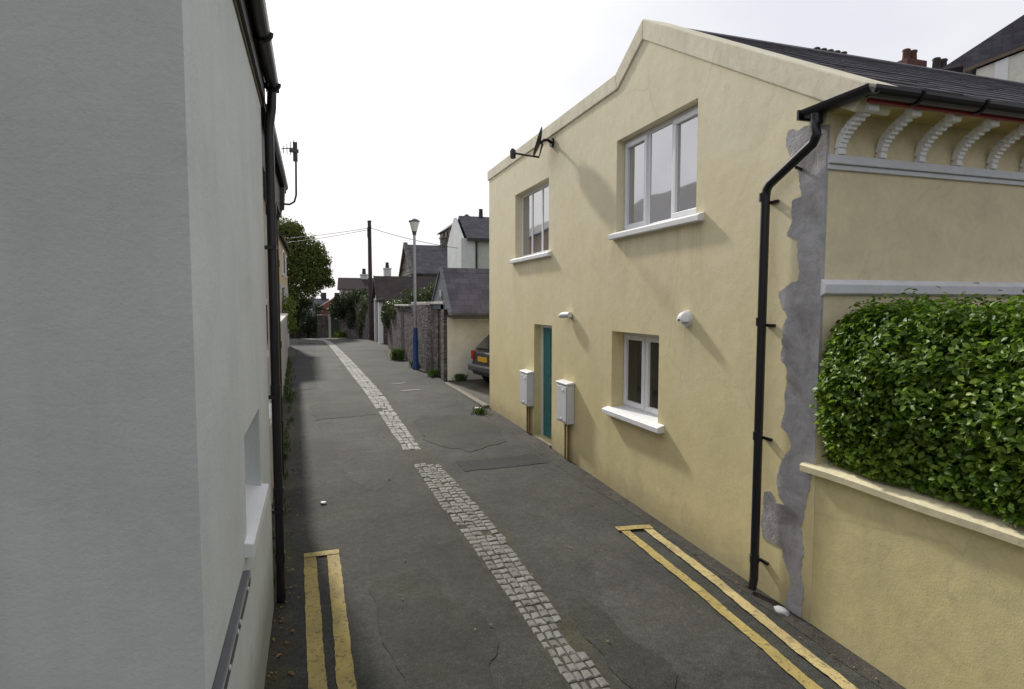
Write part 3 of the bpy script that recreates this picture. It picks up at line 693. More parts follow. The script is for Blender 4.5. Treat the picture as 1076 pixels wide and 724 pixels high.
# things fixed to the yellow facade
for (ya, yb, za, zb, lab) in ((9.98, 10.56, .64, 1.22, 'white meter box left of the teal door, with stained conduit below'), (8.25, 8.77, .65, 1.24, 'white meter box right of the teal door, with stained conduit below')):
    w = yb - ya - .2; yc = (ya + yb) / 2
    t = thing('meter_box', lab, 'meter box', (W - .03, yc, gz(yc)), 'white meter boxes on the yellow wall')
    mb = MB(); mb.box(W - .115, W - .002, yc - .21, yc + .21, za, zb); mb.prism([(W - .135, zb), (W - .13, zb + .025), (W - .002, zb + .045), (W - .002, zb)], 'y', yc - .225, yc + .225); mb.build('casing', M['metergrey'], t, bev=.01, fix=True)
    mb = MB(); mb.box(W - .128, W - .116, yc - .185, yc + .185, za + .03, zb - .03); d = mb.build('lid', M['metergrey'], t, bev=.008)
    mb = MB(); mb.box(W - .136, W - .128, yc - .10, yc - .02, zb - .10, zb - .07); mb.build('latch', M['white'], d); mb = MB(); mb.box(W - .136, W - .128, yc - .03, yc + .03, za + .05, za + .075); mb.build('latch', M['white'], d)
    mb = MB(); mb.tube([(W - .035, yc - .07, za + .01), (W - .035, yc - .07, gz(yc))], .022, 8); mb.build('conduit', M['rust'], t)
    mb = MB(); mb.tube([(W - .03, yc + .06, za + .01), (W - .03, yc + .06, gz(yc))], .016, 8); mb.build('conduit', M['rust'], t)
t = thing('wall_light', 'small white bulkhead light on the yellow wall just right of the teal door', 'wall light', (W, 8.45, 2.28))
mb = MB(); mb.tube([(W, 8.45, 2.28), (W - .03, 8.45, 2.28)], .05, 12); mb.tube([(W - .03, 8.45, 2.28), (W - .07, 8.45, 2.285)], .02, 8); mb.build('base', M['galv'], t)
mb = MB(); mb.tube([(W - .06, 8.36, 2.29), (W - .075, 8.52, 2.285), (W - .085, 8.62, 2.275), (W - .09, 8.66, 2.268)], [.042, .046, .042, .03], 12); mb.build('lamp_head', M['metergrey'], t)
t = thing('vent_cowl', 'white hooded vent cowl on the yellow wall, right of the ground floor window', 'vent', (W, 5.44, 2.30))
mb = MB(); mb.tube([(W, 5.44, 2.30), (W - .03, 5.44, 2.30)], .085, 18); mb.build('flange', M['white'], t)
mb = MB(); vs = []; fs = []
for i in range(9):
    for k in range(9):
        th = math.pi * k / 8; ph = math.pi / 2 * i / 8
        vs.append((W - .03 - .075 * math.sin(ph), 5.44 + .082 * math.cos(th) * math.cos(ph * .75), 2.27 + .105 * math.sin(th) * math.cos(ph * .82) + 0))
for i in range(8):
    for k in range(8): q = i * 9 + k; fs.append((q, q + 1, q + 10, q + 9))
mb.add(vs, fs, True); mb.build('hood', M['white'], t)
# satellite dish, looking along the alley
t = thing('satellite_dish', 'dark satellite dish on a wall arm near the parapet of the yellow house', 'satellite dish', (W, 9.22, 5.02))
mb = MB(); mb.tube([(W, 9.22, 5.02), (W - .035, 9.22, 5.02)], .075, 12); mb.tube([(W - .03, 9.22, 5.02), (W - .10, 9.20, 5.05), (W - .17, 9.17, 5.03), (W - .23, 9.15, 4.98)], .024, 8); mb.build('wall_bracket', M['blackmatt'], t)
dc = Vector((W - .25, 9.15, 4.98)); dn = Vector((-.90, .32, .30)).normalized(); du = dn.orthogonal().normalized(); dv = dn.cross(du)
mb = MB(); vs = []; fs = []; nr_, na = 6, 28
for sgn, thk in ((1, 0), (-1, -.012)):
    base = len(vs)
    for i in range(nr_ + 1):
        rr = .225 * i / nr_
        for k in range(na): th = 2 * math.pi * k / na; vs.append(dc + du * rr * math.cos(th) + dv * rr * 1.05 * math.sin(th) + dn * (rr * rr * .8 + thk))
    for i in range(nr_):
        for k in range(na): q = base + i * na + k; q2 = base + i * na + (k + 1) % na; fs.append((q, q2, q2 + na, q + na) if sgn > 0 else (q, q + na, q2 + na, q2))
e0 = nr_ * na; e1 = (nr_ + 1) * na + nr_ * na
for k in range(na): fs.append((e0 + k, e0 + (k + 1) % na, e1 + (k + 1) % na, e1 + k))
mb.add(vs, fs, True); mb.build('reflector', M['blackmatt'], t)
mb = MB(); lb = dc - Vector((-.02, 0, .23)) + dn * .03; le = lb + dn * .40 + Vector((0, .10, -.03)); mb.tube([dc - dn * .05, lb, le], .016, 8); mb.build('arm', M['blackmatt'], t)
mb = MB(); mb.tube([le + Vector((0, .03, .05)), le + Vector((0, .0, .03)), le + Vector((0, -.02, -.08))], [.035, .05, .045], 10); mb.build('receiver', M['blackmatt'], t)

# ---------------------------------------------------------------- garden wall and hedge
gw = thing('garden_wall', 'low yellow rendered garden wall with a pale overhanging coping, under the hedge', 'garden wall', (W + .15, 1.5, 0))
mb = MB(); mb.box(W + .004, W + .30, -4, 3.702, -.4, 1.135); mb.box(W + .004, W + .05, 3.702, 3.72, -.4, 1.135); mb.build('wall', M['gardenwall'], gw)
mb = MB(); vs = []; fs = []; n = 60
prof = [(W - .055, 1.137), (W - .06, 1.185), (W - .045, 1.197), (W + .15, 1.225), (W + .34, 1.20), (W + .34, 1.137)]
for i in range(n + 1):
    y = 3.80 - 7.8 * i / n
    for x, z in prof: vs.append((x + .008 * noise.noise((y * 2, x, 1)), y, z + .007 * noise.noise((y * 1.7, z * 3, x))))
m = len(prof)
for i in range(n):
    for k in range(m): q = i * m + k; q2 = i * m + (k + 1) % m; fs.append((q, q2, q2 + m, q + m))
mb.add(vs, fs); mb.add(vs[:m], [list(range(m))[::-1]]); mb.build('coping', M['gcoping'], gw)

hr = random.Random(21)
HX0, HX1, HY0, HY1, HZ0, HZ1 = 3.69, 5.3, -1.6, 3.69, 1.0, 2.43
hc = Vector(((HX0 + HX1) / 2, (HY0 + HY1) / 2, (HZ0 + HZ1) / 2)); hh = Vector(((HX1 - HX0) / 2, (HY1 - HY0) / 2, (HZ1 - HZ0) / 2))
def hedge_pt(u):
    """u on the unit cube surface -> lumpy rounded hedge surface and normal"""
    e = 12.0; L = (abs(u.x) ** e + abs(u.y) ** e + abs(u.z) ** e) ** (1 / e); q = u / L
    n = Vector((math.copysign(abs(q.x) ** (e - 1), q.x), math.copysign(abs(q.y) ** (e - 1), q.y), math.copysign(abs(q.z) ** (e - 1), q.z))); n.normalize()
    p = hc + Vector((q.x * hh.x, q.y * hh.y, q.z * hh.z))
    bulge = .13 * max(0, 1 - ((p.z - 1.75) / .55) ** 2)
    d = .06 * noise.noise(p * 1.7) + .05 * noise.noise(p * 4.5) + .025 * noise.noise(p * 11)
    return p + n * (d + (bulge if abs(n.z) < .6 else 0)), n
hd = thing('hedge', 'dense clipped hedge of glossy green leaves behind the low garden wall', 'hedge', (4.5, 1.2, 1.0))
fmb = MB()
for _ in range(95000):
    face = hr.random()
    if face < .50: u = Vector((-1, hr.uniform(-1, 1), hr.uniform(-1, 1)))
    elif face < .66: u = Vector((hr.uniform(-1, 1), 1, hr.uniform(-1, 1)))
    elif face < .92: u = Vector((hr.uniform(-1, 1), hr.uniform(-1, 1), 1))
    else: u = Vector((hr.uniform(-1, 0), hr.uniform(-1, 1), -1))
    p, n = hedge_pt(u)
    if p.y < .2 and hr.random() < .8: continue
    depth = hr.random() ** 1.4 * .20; depth += max(0, noise.noise(p * 9) - .2) * .22
    p = p - n * depth + rvec(hr) * .02
    if n.z > .5: p += Vector((0, 0, max(0, hr.gauss(-.015, .05))))
    if p.z < 1.24 and p.x < W + .38: p.z = 1.24 + hr.random() * .05
    nn = n * .55 + Vector((0, 0, .85)) + rvec(hr) * .95
    L = hr.uniform(.032, .066)
    # a leaf: folded along its midrib, tip drooping
    t = Vector((hr.uniform(-1, 1), hr.uniform(-1, 1), hr.uniform(-1, .4))); nn.normalize(); a = (t - nn * t.dot(nn)); a = a.normalized() if a.length > .01 else nn.orthogonal().normalized()
    b = nn.cross(a); wd = L * hr.uniform(.24, .32); up = nn * wd * .35
    s0 = p - a * L * .5; s1 = p - a * L * .1; s2 = p + a * L * .25 - nn * L * .04; s3 = p + a * L * .5 - nn * L * .12
    fmb.add([s0, s1 - b * wd + up, s2 - b * wd * .8 + up, s3, s2 + b * wd * .8 + up, s1 + b * wd + up, s1, s2], [(0, 6, 1), (1, 6, 7, 2), (2, 7, 3), (0, 5, 6), (5, 4, 7, 6), (4, 3, 7)], True)
for _ in range(170):   # stray shoots, mostly along the top
    u = Vector((hr.uniform(-1, .6), hr.uniform(-.2, 1), 1)) if hr.random() < .75 else Vector((-1, hr.uniform(-.2, 1), hr.uniform(-.3, 1)))
    p, n = hedge_pt(u); d = (n + Vector((0, 0, .8)) + rvec(hr) * .5).normalized(); ln = hr.uniform(.04, .14)
    for k in range(int(ln / .014)): leaf(fmb, p + d * k * .014 + rvec(hr) * .012, d + rvec(hr) * 1.2, hr.uniform(.025, .05), .02, hr)
fol = fmb.build('foliage', M['hedge'], hd)
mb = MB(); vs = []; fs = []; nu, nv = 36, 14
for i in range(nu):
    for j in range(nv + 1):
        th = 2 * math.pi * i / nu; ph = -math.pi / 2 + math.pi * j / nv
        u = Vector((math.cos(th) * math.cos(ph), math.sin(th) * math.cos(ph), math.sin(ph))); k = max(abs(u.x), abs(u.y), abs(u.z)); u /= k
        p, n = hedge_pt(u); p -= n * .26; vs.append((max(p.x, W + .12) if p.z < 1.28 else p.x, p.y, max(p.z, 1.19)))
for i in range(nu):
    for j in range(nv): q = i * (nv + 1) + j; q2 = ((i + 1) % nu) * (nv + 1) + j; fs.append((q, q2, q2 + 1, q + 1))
mb.add(vs, fs, True); mb.build('shade_core', M['hedgecore'], hd)  # closed solid core, its dark colour standing in for shade between leaves
mb = MB()
for k in range(9): y = -.8 + k * .5; mb.tube([(4.3, y, -.2), (4.35, y + .05, .7), (4.3, y, 1.4)], .03, 6)
mb.build('stems', M['bark'], hd)
mb = MB(); mb.box(W + .30, 13, -4, YC, -.3, .55); struct(mb.build('garden_soil', M['land']))

# ---------------------------------------------------------------- pale house on the left
LX = -.36
lh = thing('white_house', 'pale grey painted house with black gutter close on the left', 'house', (-2, 3.7, 0))
LW = (3.42, 4.34, 1.23, 1.76)
mbx = wall_sheet([(2.12, -.4), (5.22, -.4), (5.22, 4.24), (2.12, 4.24)], [rect(*LW)], LX, -.16)
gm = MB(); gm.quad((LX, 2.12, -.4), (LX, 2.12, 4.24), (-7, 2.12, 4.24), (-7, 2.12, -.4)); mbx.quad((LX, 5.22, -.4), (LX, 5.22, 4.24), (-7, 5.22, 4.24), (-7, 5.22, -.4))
gm.quad((LX, 2.12, 4.24), (-7, 2.12, 4.24), (-3.7, 2.12, 6.6)); gm.build('gable_wall', M['leftwall_shaded'], lh)
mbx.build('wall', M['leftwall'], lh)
w = MB(); w.box(LX - .16, LX - .10, LW[0], LW[1], LW[2], LW[2] + .05); w.box(LX - .16, LX - .10, LW[0], LW[1], LW[3] - .05, LW[3]); w.box(LX - .16, LX - .10, LW[0], LW[0] + .05, LW[2] + .05, LW[3] - .05); w.box(LX - .16, LX - .10, LW[1] - .05, LW[1], LW[2] + .05, LW[3] - .05)
win = w.build('window', M['upvc'], lh, bev=.004)
mb = MB(); mb.box(LX - .14, LX - .125, LW[0] + .045, LW[1] - .045, LW[2] + .045, LW[3] - .045); mb.build('pane', M['glass_low'], win)
mb = MB(); mb.prism([(LX - .15, 1.18), (LX + .045, 1.15), (LX + .045, 1.225), (LX - .15, 1.262)], 'y', 3.30, 4.40); mb.build('sill', M['white'], win, bev=.004, fix=True)
mb = MB(); mb.prism([(-.27, 4.26), (-3.7, 6.78), (-7.3, 4.18), (-7.3, 4.10), (-3.7, 6.70), (-.27, 4.20)], 'y', 2.05, 5.26); mb.build('roof', M['slate_y'], lh, fix=True)
mb = MB(); mb.box(LX + .012, LX + .032, 2.05, 5.26, 4.02, 4.20); mb.build('fascia', M['blackmatt'], lh)
mb = MB(); mb.box(LX - .005, LX + .011, 2.05, 5.24, 3.99, 4.03); mb.build('eaves_moulding', M['timber'], lh)
mb = MB(); gutter(mb, (-.275, 2.05, 4.18), (-.275, 5.32, 4.18), .050); mb.box(-.325, -.225, 5.31, 5.322, 4.13, 4.18); lg = mb.build('gutter', M['black'], lh)
for k in range(4):
    y = 2.4 + k * .95; mb = MB(); mb.tube([(-.275 + .056 * math.cos(q), y, 4.18 - .056 * math.sin(q)) for q in [math.pi * i / 8 for i in range(9)]], .014, 6); mb.build('gutter_bracket', M['black'], lg)
mb = MB(); mb.tube([(-.28, 5.285, 4.14), (-.285, 5.285, 4.0), (-.305, 5.285, 3.86), (-.308, 5.285, 3.78), (-.308, 5.285, -.02)], .036, 12)
for z in (3.2, 1.75, .9, .35): mb.tube([(-.308, 5.285, z - .04), (-.308, 5.285, z + .04)], .042, 12)
ldp = mb.build('downpipe', M['black'], lh)
for z in (2.9, 1.7, .75): mb = MB(); mb.box(LX - .03, -.27, 5.235, 5.29, z - .015, z + .015); mb.build('pipe_bracket', M['black'], ldp)
mb = MB(); mb.box(LX, LX + .035, 2.13, 3.20, 1.065, 1.135); rail = mb.build('wall_trunking', M['greyrail'], lh, bev=.004)
mb = MB(); mb.box(LX + .034, LX + .037, 2.13, 3.20, 1.122, 1.130); mb.build('trunking_edge', M['galv'], rail)
for y in (3.06, 2.74, 2.66, 2.40):
    mb = MB(); mb.tube([(LX + .034, y, 1.10), (LX + .040, y, 1.10)], .011, 8); mb.build('screw', M['white'], rail)

# ---------------------------------------------------------------- second house on the left
l2 = thing('old_house', 'old pinkish rendered house beyond the pale house on the left, dark gutter', 'house', (-3, 9.5, 0))
mb = MB(); mb.box(-7.2, -.52, 5.30, 9.35, -.4, 4.1); mb.prism([(-.52, 4.1), (-7.2, 4.1), (-3.86, 6.1)], 'y', 5.30, 9.35); mb.build('wall', M['pinkish'], l2, fix=True)
mb = MB(); mb.prism([(-.34, 4.10), (-3.86, 6.22), (-7.4, 4.10), (-7.4, 4.02), (-3.86, 6.14), (-.34, 4.02)], 'y', 5.27, 9.42); mb.build('roof', M['slate_y'], l2, fix=True)
mb = MB(); mb.box(-.525, -.40, 5.34, 9.25, 3.66, 4.06); mb.build('fascia', M['fascia'], l2)
mb = MB(); gutter(mb, (-.36, 5.4, 4.10), (-.36, 9.3, 4.10), .055); mb.tube([(-.40, 8.9, 4.05), (-.40, 8.9, 3.72)], [.07, .05], 8); mb.build('gutter', M['black'], l2)
mb = MB(); mb.tube([(-.40, 8.9, 3.75), (-.47, 8.9, 3.55), (-.47, 8.9, gz(8.9))], .036, 10)
for z in (3.0, 1.9, .8): mb.tube([(-.47, 8.9, z - .05), (-.47, 8.9, z + .05)], .046, 10)
mb.build('downpipe', M['black'], l2)
for k, yy in enumerate((6.6,)):
    mb = MB(); mb.box(-.53, -.505, yy, yy + .9, 1.3, 2.5); wn = mb.build('window', M['upvc'], l2, bev=.004)
    mb = MB(); mb.box(-.515, -.500, yy + .06, yy + .84, 1.36, 2.44); mb.build('pane', M['glass_low'], wn)
    mb = MB(); mb.box(-.56, -.44, yy - .06, yy + .96, 1.22, 1.298); mb.build('sill', M['sill'], wn)
t = thing('tv_aerial', 'small television aerial on a bent pole at the eaves of the old house', 'aerial', (-.36, 8.9, 3.8))
mb = MB(); mb.tube([(-.42, 8.9, 3.80), (-.28, 8.9, 3.80), (-.22, 8.9, 3.84), (-.195, 8.9, 3.93), (-.185, 8.9, 4.62)], .014, 8); mb.build('pole', M['greyrail'], t)
mb = MB(); mb.tube([(-.36, 8.75, 4.50), (-.20, 8.95, 4.57)], .008, 6)
for k in range(4): c = Vector((-.34, 8.78, 4.50)).lerp(Vector((-.21, 8.94, 4.57)), k / 3); mb.tube([c - Vector((.0, .0, .05 + .02 * k)), c + Vector((.0, .0, .05 + .02 * k))], .006, 6)
mb.box(-.225, -.165, 8.90, 8.92, 4.38, 4.64); mb.box(-.27, -.15, 8.88, 8.93, 4.50, 4.54); mb.build('antenna', M['greyrail'], t)

# ---------------------------------------------------------------- further on the left
rr = thing('unseen_rear_house', 'unseen slate roofed house added behind the boundary wall to be mirrored in the upper windows', 'house', (-7, 20, 0))  # hidden from view, added so the upper windows reflect a roofline
mb = MB(); mb.box(-10, -4.2, 15.5, 25.5, -.3, 5.0); mb.prism([(-4.2, 5.0), (-10, 5.0), (-7.1, 7.2)], 'y', 15.5, 25.5); mb.build('wall', M['ochre'], rr, fix=True)
mb = MB(); mb.prism([(-4.0, 4.95), (-7.1, 7.35), (-10.2, 4.95), (-10.2, 4.85), (-7.1, 7.25), (-4.0, 4.85)], 'y', 15.3, 25.7); mb.build('roof', M['slate_y'], rr, fix=True)
mb = MB(); mb.box(-7.5, -6.7, 19, 20.2, 6.9, 8.4); mb.build('chimney', M['redtile'], rr)
t = thing('boundary_wall', 'pale rendered boundary wall running on along the left of the alley', 'wall', (-.9, 20, 0))
mb = MB(); mb.prism([(-.60, 9.4), (-1.02, 26), (-1.3, 26), (-.88, 9.4)], 'z', -.2, 2.0); mb.build('wall', M['boundary'], t, fix=True)
mb = MB(); mb.prism([(-.56, 9.36), (-.98, 26.05), (-1.34, 26.05), (-.92, 9.36)], 'z', 2.002, 2.08); mb.build('coping', M['capping'], t, fix=True)
l3 = thing('ochre_house', 'ochre and white rendered house half hidden behind the downpipes and the tree on the left', 'house', (-5, 30, 0))
mb = MB(); mb.box(-9, -1.25, 26.2, 34, -.3, 3.3); mb.build('wall', M['pinkish'], l3)
mb = MB(); mb.box(-8.9, -1.27, 26.25, 33.9, 3.302, 5.2); mb.prism([(-1.27, 5.2), (-8.9, 5.2), (-5.1, 7.0)], 'y', 26.25, 33.9); mb.build('upper_wall', M['ochre'], l3, fix=True)
mb = MB(); mb.prism([(-1.1, 5.2), (-5.1, 7.15), (-9.1, 5.2), (-9.1, 5.1), (-5.1, 7.05), (-1.1, 5.1)], 'y', 26.1, 34.1); mb.build('roof', M['slate_y'], l3, fix=True)
for yy in (28.2, 31.2):
    mb = MB(); mb.box(-1.27, -1.20, yy, yy + 1, 3.7, 4.8); wn = mb.build('window', M['upvc'], l3); mb = MB(); mb.box(-1.21, -1.19, yy + .1, yy + .9, 3.8, 4.7); mb.build('pane', M['glass_low'], wn)
tree('shrub', 'lime green shrub leaning over the boundary wall on the left', 'shrub', (-1.7, 27.5, .2), (-1.5, 27.4, 1.9), .07,
     [((-1.2, 27.4, 2.5), .5), ((-1.8, 27.8, 2.7), .5)], [((-1.35, 27.3, 2.3), .65), ((-1.1, 26.9, 2.0), .5), ((-1.5, 27.6, 2.85), .5), ((-1.0, 27.6, 2.4), .45), ((-1.3, 28.6, 1.7), .6), ((-.95, 27.2, 1.55), .4)], M['limeleaf'], 900, .13, 5)
TB = (-2.6, 47, 0)
tree('broadleaf_tree', 'large rounded broadleaf tree turning brown, overhanging the far end of the alley', 'tree', TB, (-2.3, 47, 4.2), .26,
     [((-1.0, 46.5, 5.5), 1), ((-3.6, 47, 6.2), 1), ((-2.2, 46, 7.2), 1), ((0, 46.5, 4.4), 1), ((-.6, 46.4, 6.7), 1)],
     [((-1.7, 46.8, 7.4), 1.25), ((-3.0, 47, 7.5), 1.5), ((-.6, 46.6, 6.5), 1.15), ((-2.0, 46, 6.0), 1.6), ((.15, 46.5, 5.3), 1.0), ((-1.0, 46, 4.7), 1.25), ((.6, 46.5, 4.25), .75), ((-3.6, 46.8, 5.6), 1.6), ((-2.4, 46, 4.2), 1.3), ((1.15, 46.4, 4.0), .42), ((-.2, 46.2, 3.6), .9), ((.3, 46.6, 6.3), .8), ((-1.2, 46.2, 7.6), .8), ((.7, 46.3, 5.5), .65), ((-.6, 46, 5.6), 1.0), ((.2, 46.0, 4.5), .9), ((-1.6, 45.8, 3.2), .9), ((1.0, 46.4, 4.75), .4)],
     M['treeleaf'], 1050, .22, 11)
tree('evergreen_tree', 'dark evergreen tree standing under the large broadleaf tree', 'tree', (-1.3, 49, -.4), (-1.3, 49, 2.2), .16,
     [((-1.6, 49, 3), .5), ((-.8, 49, 2.6), .5)], [((-1.5, 48.6, 3.0), 1.1), ((-.6, 48.6, 2.5), .8), ((-2.6, 48.6, 2.6), 1.2), ((-2.3, 48.4, 1.4), 1.0), ((-1.2, 48.4, 1.6), .8)], M['darkleaf'], 900, .2, 12)
tree('bushy_tree', 'low dark bushy tree closing the far end of the alley', 'tree', (-.5, 51.5, -.6), (-.5, 51.5, 1.0), .12,
     [((-.9, 51.3, 1.6), .5), ((.2, 51.3, 1.4), .5)], [((-.9, 51.2, 1.5), .85), ((.1, 51.1, 1.2), .75), ((-1.8, 51, 1.2), .9), ((-.4, 51, .5), .8), ((-1.5, 50.8, .3), .8), ((.35, 51.2, 2.1), .5)], M['darkleaf'], 1100, .16, 19)
t = thing('stone_boundary_wall', 'dark stone wall crossing the far end of the alley below the trees', 'wall', (-1.5, 53, -.6))
mb = MB(); mb.box(-7, .7, 53, 53.4, -1.6, 1.35); mb.build('wall', M['rubble_x'], t)
mb = MB(); mb.box(-7.05, .75, 52.95, 53.45, 1.352, 1.45); mb.build('coping', M['concrete'], t)

# ---------------------------------------------------------------- right side beyond the yellow house
sw = thing('rubble_wall', 'dark rubble stone wall with pale concrete capping running behind the lamp post', 'wall', (3.5, 22, .2))
def slab(path, th, z0, z1):
    mb = MB(); p = [Vector((x, y, 0)) for x, y in path]; off = Vector((th, 0, 0))
    for a, b in zip(p, p[1:]):
        mb.prism([(a.x, a.y), (b.x, b.y), (b.x + th, b.y), (a.x + th, a.y)], 'z', z0, z1)
    return mb
slab([(3.60, 18.45), (3.50, 20), (3.42, 22.6)], .4, -.1, 2.42).build('wall', M['rubble'], sw, fix=True)
slab([(3.42, 22.62), (3.40, 26), (3.52, 31)], .4, -.1, 2.30).build('wall', M['rubble'], sw, fix=True)
slab([(3.53, 17.3), (3.44, 22.7)], .55, 2.44, 2.52).build('capping', M['capping'], sw, fix=True, bev=.015)
slab([(3.34, 22.75), (3.33, 26.8)], .8, 2.36, 2.44).build('capping', M['capping'], sw, fix=True, bev=.015)
mb = MB(); mb.box(3.56, 3.92, 17.34, 17.75, -.1, 2.42); mb.build('pier', M['rubble'], sw)
mb = MB(); mb.box(3.66, 3.72, 17.76, 18.44, .2, 2.40)
for k in range(5): mb.box(3.645, 3.66, 17.78 + k * .133, 17.88 + k * .133, .24, 2.36)
dd = mb.build('door', M['timber'], sw); dd['label'] = 'brown plank door in the rubble wall'
mb = MB(); mb.tube([(3.63, 17.9, 1.2), (3.63, 17.9, 1.32)], .012, 6); mb.build('handle', M['blackmatt'], dd)
mb = MB(); mb.box(3.40, 3.46, 24.4, 25.3, .25, 2.2); mb.build('door', M['darkdoor'], sw)

ga = thing('garage', 'small cream rendered garage with purple slate roof and grey hung gable, beyond the parking bay', 'garage', (6, 17.8, .2))
mb = MB(); mb.box(3.66, 11, 17.32, 17.6, -.2, 2.14); mb.box(3.95, 11, 17.6, 19.4, -.2, 2.14); mb.build('wall', M['cream'], ga)
mb = MB(); mb.prism([(16.72, 2.30), (17.75, 3.42), (19.05, 2.45), (19.05, 2.30)], 'x', 3.56, 3.70); gg = mb.build('gable', M['tilehung'], ga, fix=True)
mb = MB(); mb.tube([(3.55, 17.65, 2.66), (3.55, 17.65, 2.86)], .04, 8); mb.build('vent', M['white'], gg)
mb = MB(); mb.prism([(16.55, 2.20), (17.75, 3.49), (19.2, 2.40), (19.2, 2.34), (17.75, 3.42), (16.55, 2.14)], 'x', 3.62, 11.2); rf = mb.build('roof', M['slate_garage'], ga, fix=True)
mb = MB(); mb.prism([(17.63, 3.37), (17.75, 3.515), (17.87, 3.42), (17.87, 3.40), (17.75, 3.49), (17.63, 3.35)], 'x', 3.58, 11.2); mb.build('ridge', M['slate_garage'], rf, fix=True)
mb = MB(); mb.prism([(16.52, 2.14), (16.52, 2.24), (17.75, 3.53), (17.75, 3.45)], 'x', 3.53, 3.62); mb.prism([(17.75, 3.45), (17.75, 3.53), (19.22, 2.45), (19.22, 2.36)], 'x', 3.53, 3.62); mb.build('bargeboard', M['tilehung'], ga, fix=True)
mb = MB(); mb.box(3.66, 11, 16.60, 17.318, 2.08, 2.138); mb.box(3.66, 11.1, 16.56, 16.60, 2.04, 2.16); mb.build('fascia', M['fascia'], ga)

sh = thing('slate_shed', 'old slate roofed outbuilding with white gable and white door posts, beyond the lamp post', 'outbuilding', (5, 36, .25))
mb = MB(); mb.box(3.62, 9, 34.7, 37.0, -.1, 2.75); mb.build('wall', M['rubble_x'], sh)
mb = MB(); mb.prism([(34.55, 2.76), (35.85, 3.80), (37.1, 2.76)], 'x', 3.48, 3.62); mb.build('gable', M['white'], sh, fix=True)
mb = MB(); mb.prism([(34.3, 2.66), (35.85, 4.06), (37.45, 2.66), (37.45, 2.56), (35.85, 3.94), (34.3, 2.56)], 'x', 3.36, 9.2); mb.build('roof', M['slate_shed'], sh, fix=True)
mb = MB(); mb.prism([(34.25, 2.50), (34.25, 2.62), (35.85, 4.09), (35.85, 3.90)], 'x', 3.30, 3.36); mb.prism([(35.85, 3.90), (35.85, 4.09), (37.5, 2.62), (37.5, 2.50)], 'x', 3.30, 3.36); mb.build('bargeboard', M['blackmatt'], sh, fix=True)
for yy in (34.5, 36.75): mb = MB(); mb.box(3.42, 3.66, yy, yy + .4, .1, 2.7); mb.build('door_post', M['white'], sh)
mb = MB(); mb.box(3.56, 3.618, 34.9, 36.75, .2, 2.6); mb.build('door', M['darkdoor'], sh)
mb = MB(); mb.box(3.4, 3.62, 34.4, 37.2, 2.70, 2.758); mb.build('door_lintel', M['white'], sh)

def ivy_mass(name, label, cat, boxes, n, ln, m, seed):
    r = random.Random(seed); mb = MB()
    for (c, rad) in boxes:
        c = Vector(c)
        for _ in range(int(n * rad[0] * rad[2] * 2)):
            d = rvec(r).normalized(); q = c + Vector((d.x * rad[0], d.y * rad[1], d.z * rad[2])) * (r.random() ** .3); leaf(mb, q, d + rvec(r) * .8, ln * r.uniform(.6, 1.3), ln * .6, r)
    o = mb.build(name, m); return tag(o, label, cat)
ivy_mass('climbing_plant', 'green creeper spilling over the lower edge of the slate outbuilding roof', 'climbing plant', [((5.0, 30, 2.7), (1.2, .6, .55)), ((6.2, 30.2, 3.0), (1.0, .6, .7)), ((4.2, 29.5, 2.4), (.6, .5, .35))], 650, .16, M['ivy'], 31)
ivy_mass('climbing_plant', 'brown and green creeper on the rubble wall left of the capping slabs', 'climbing plant', [((3.55, 28.2, 2.2), (.35, 1.6, .5)), ((3.5, 30.6, 1.9), (.35, .9, .7))], 2200, .15, M['ivy'], 32)
iw = thing('ivy_wall', 'grey stone wall at the bend with a dark green gate and pale gatepost', 'wall', (2.5, 45, 0))
iwp = [(3.32, 38.3), (2.9, 43.5), (1.75, 46.5), (.75, 48.2)]
slab(iwp[:3], .4, -.9, 2.6).build('wall', M['rubble'], iw, fix=True)
slab([(1.18, 47.5), (1.03, 47.8)], .18, -.9, 1.9).build('gatepost', M['capping'], iw, fix=True)
slab([(1.72, 46.55), (1.2, 47.45)], .1, -.3, 1.7).build('gate', M['greendoor'], iw, fix=True)
slab([(.95, 47.9), (.3, 49.2), (.2, 52.9)], .35, -1.2, 1.6).build('wall', M['rubble'], iw, fix=True)
ivy_mass('ivy', 'dark bushy ivy heaped over the stone wall at the bend', 'ivy', [((2.2, 44.6, 2.6), (.9, .9, .75)), ((1.6, 45.6, 2.1), (.6, .8, .9)), ((2.9, 43.5, 3.0), (.7, .9, .5)), ((2.45, 44.2, 1.5), (.35, .8, .9)), ((3.3, 42.5, 2.9), (.6, 1.0, .6))], 700, .19, M['darkleaf'], 33)
ivy_mass('ivy', 'pale green ivy hanging on the stone wall beside the telegraph pole', 'ivy', [((3.1, 41.2, 1.9), (.32, 1.0, 1.2)), ((3.3, 39.9, 2.5), (.35, .9, .7)), ((2.98, 42.0, .9), (.25, .6, .8))], 900, .17, M['ivy'], 34)
weed_r = random.Random(8)
mb = MB(); weeds(mb, 1.75, 45.6, gz(45.6), 200, .5, .25, weed_r); tag(mb.build('weed_clump', M['limeleaf']), 'yellow green weeds at the foot of the ivy covered wall by the gate', 'weeds')

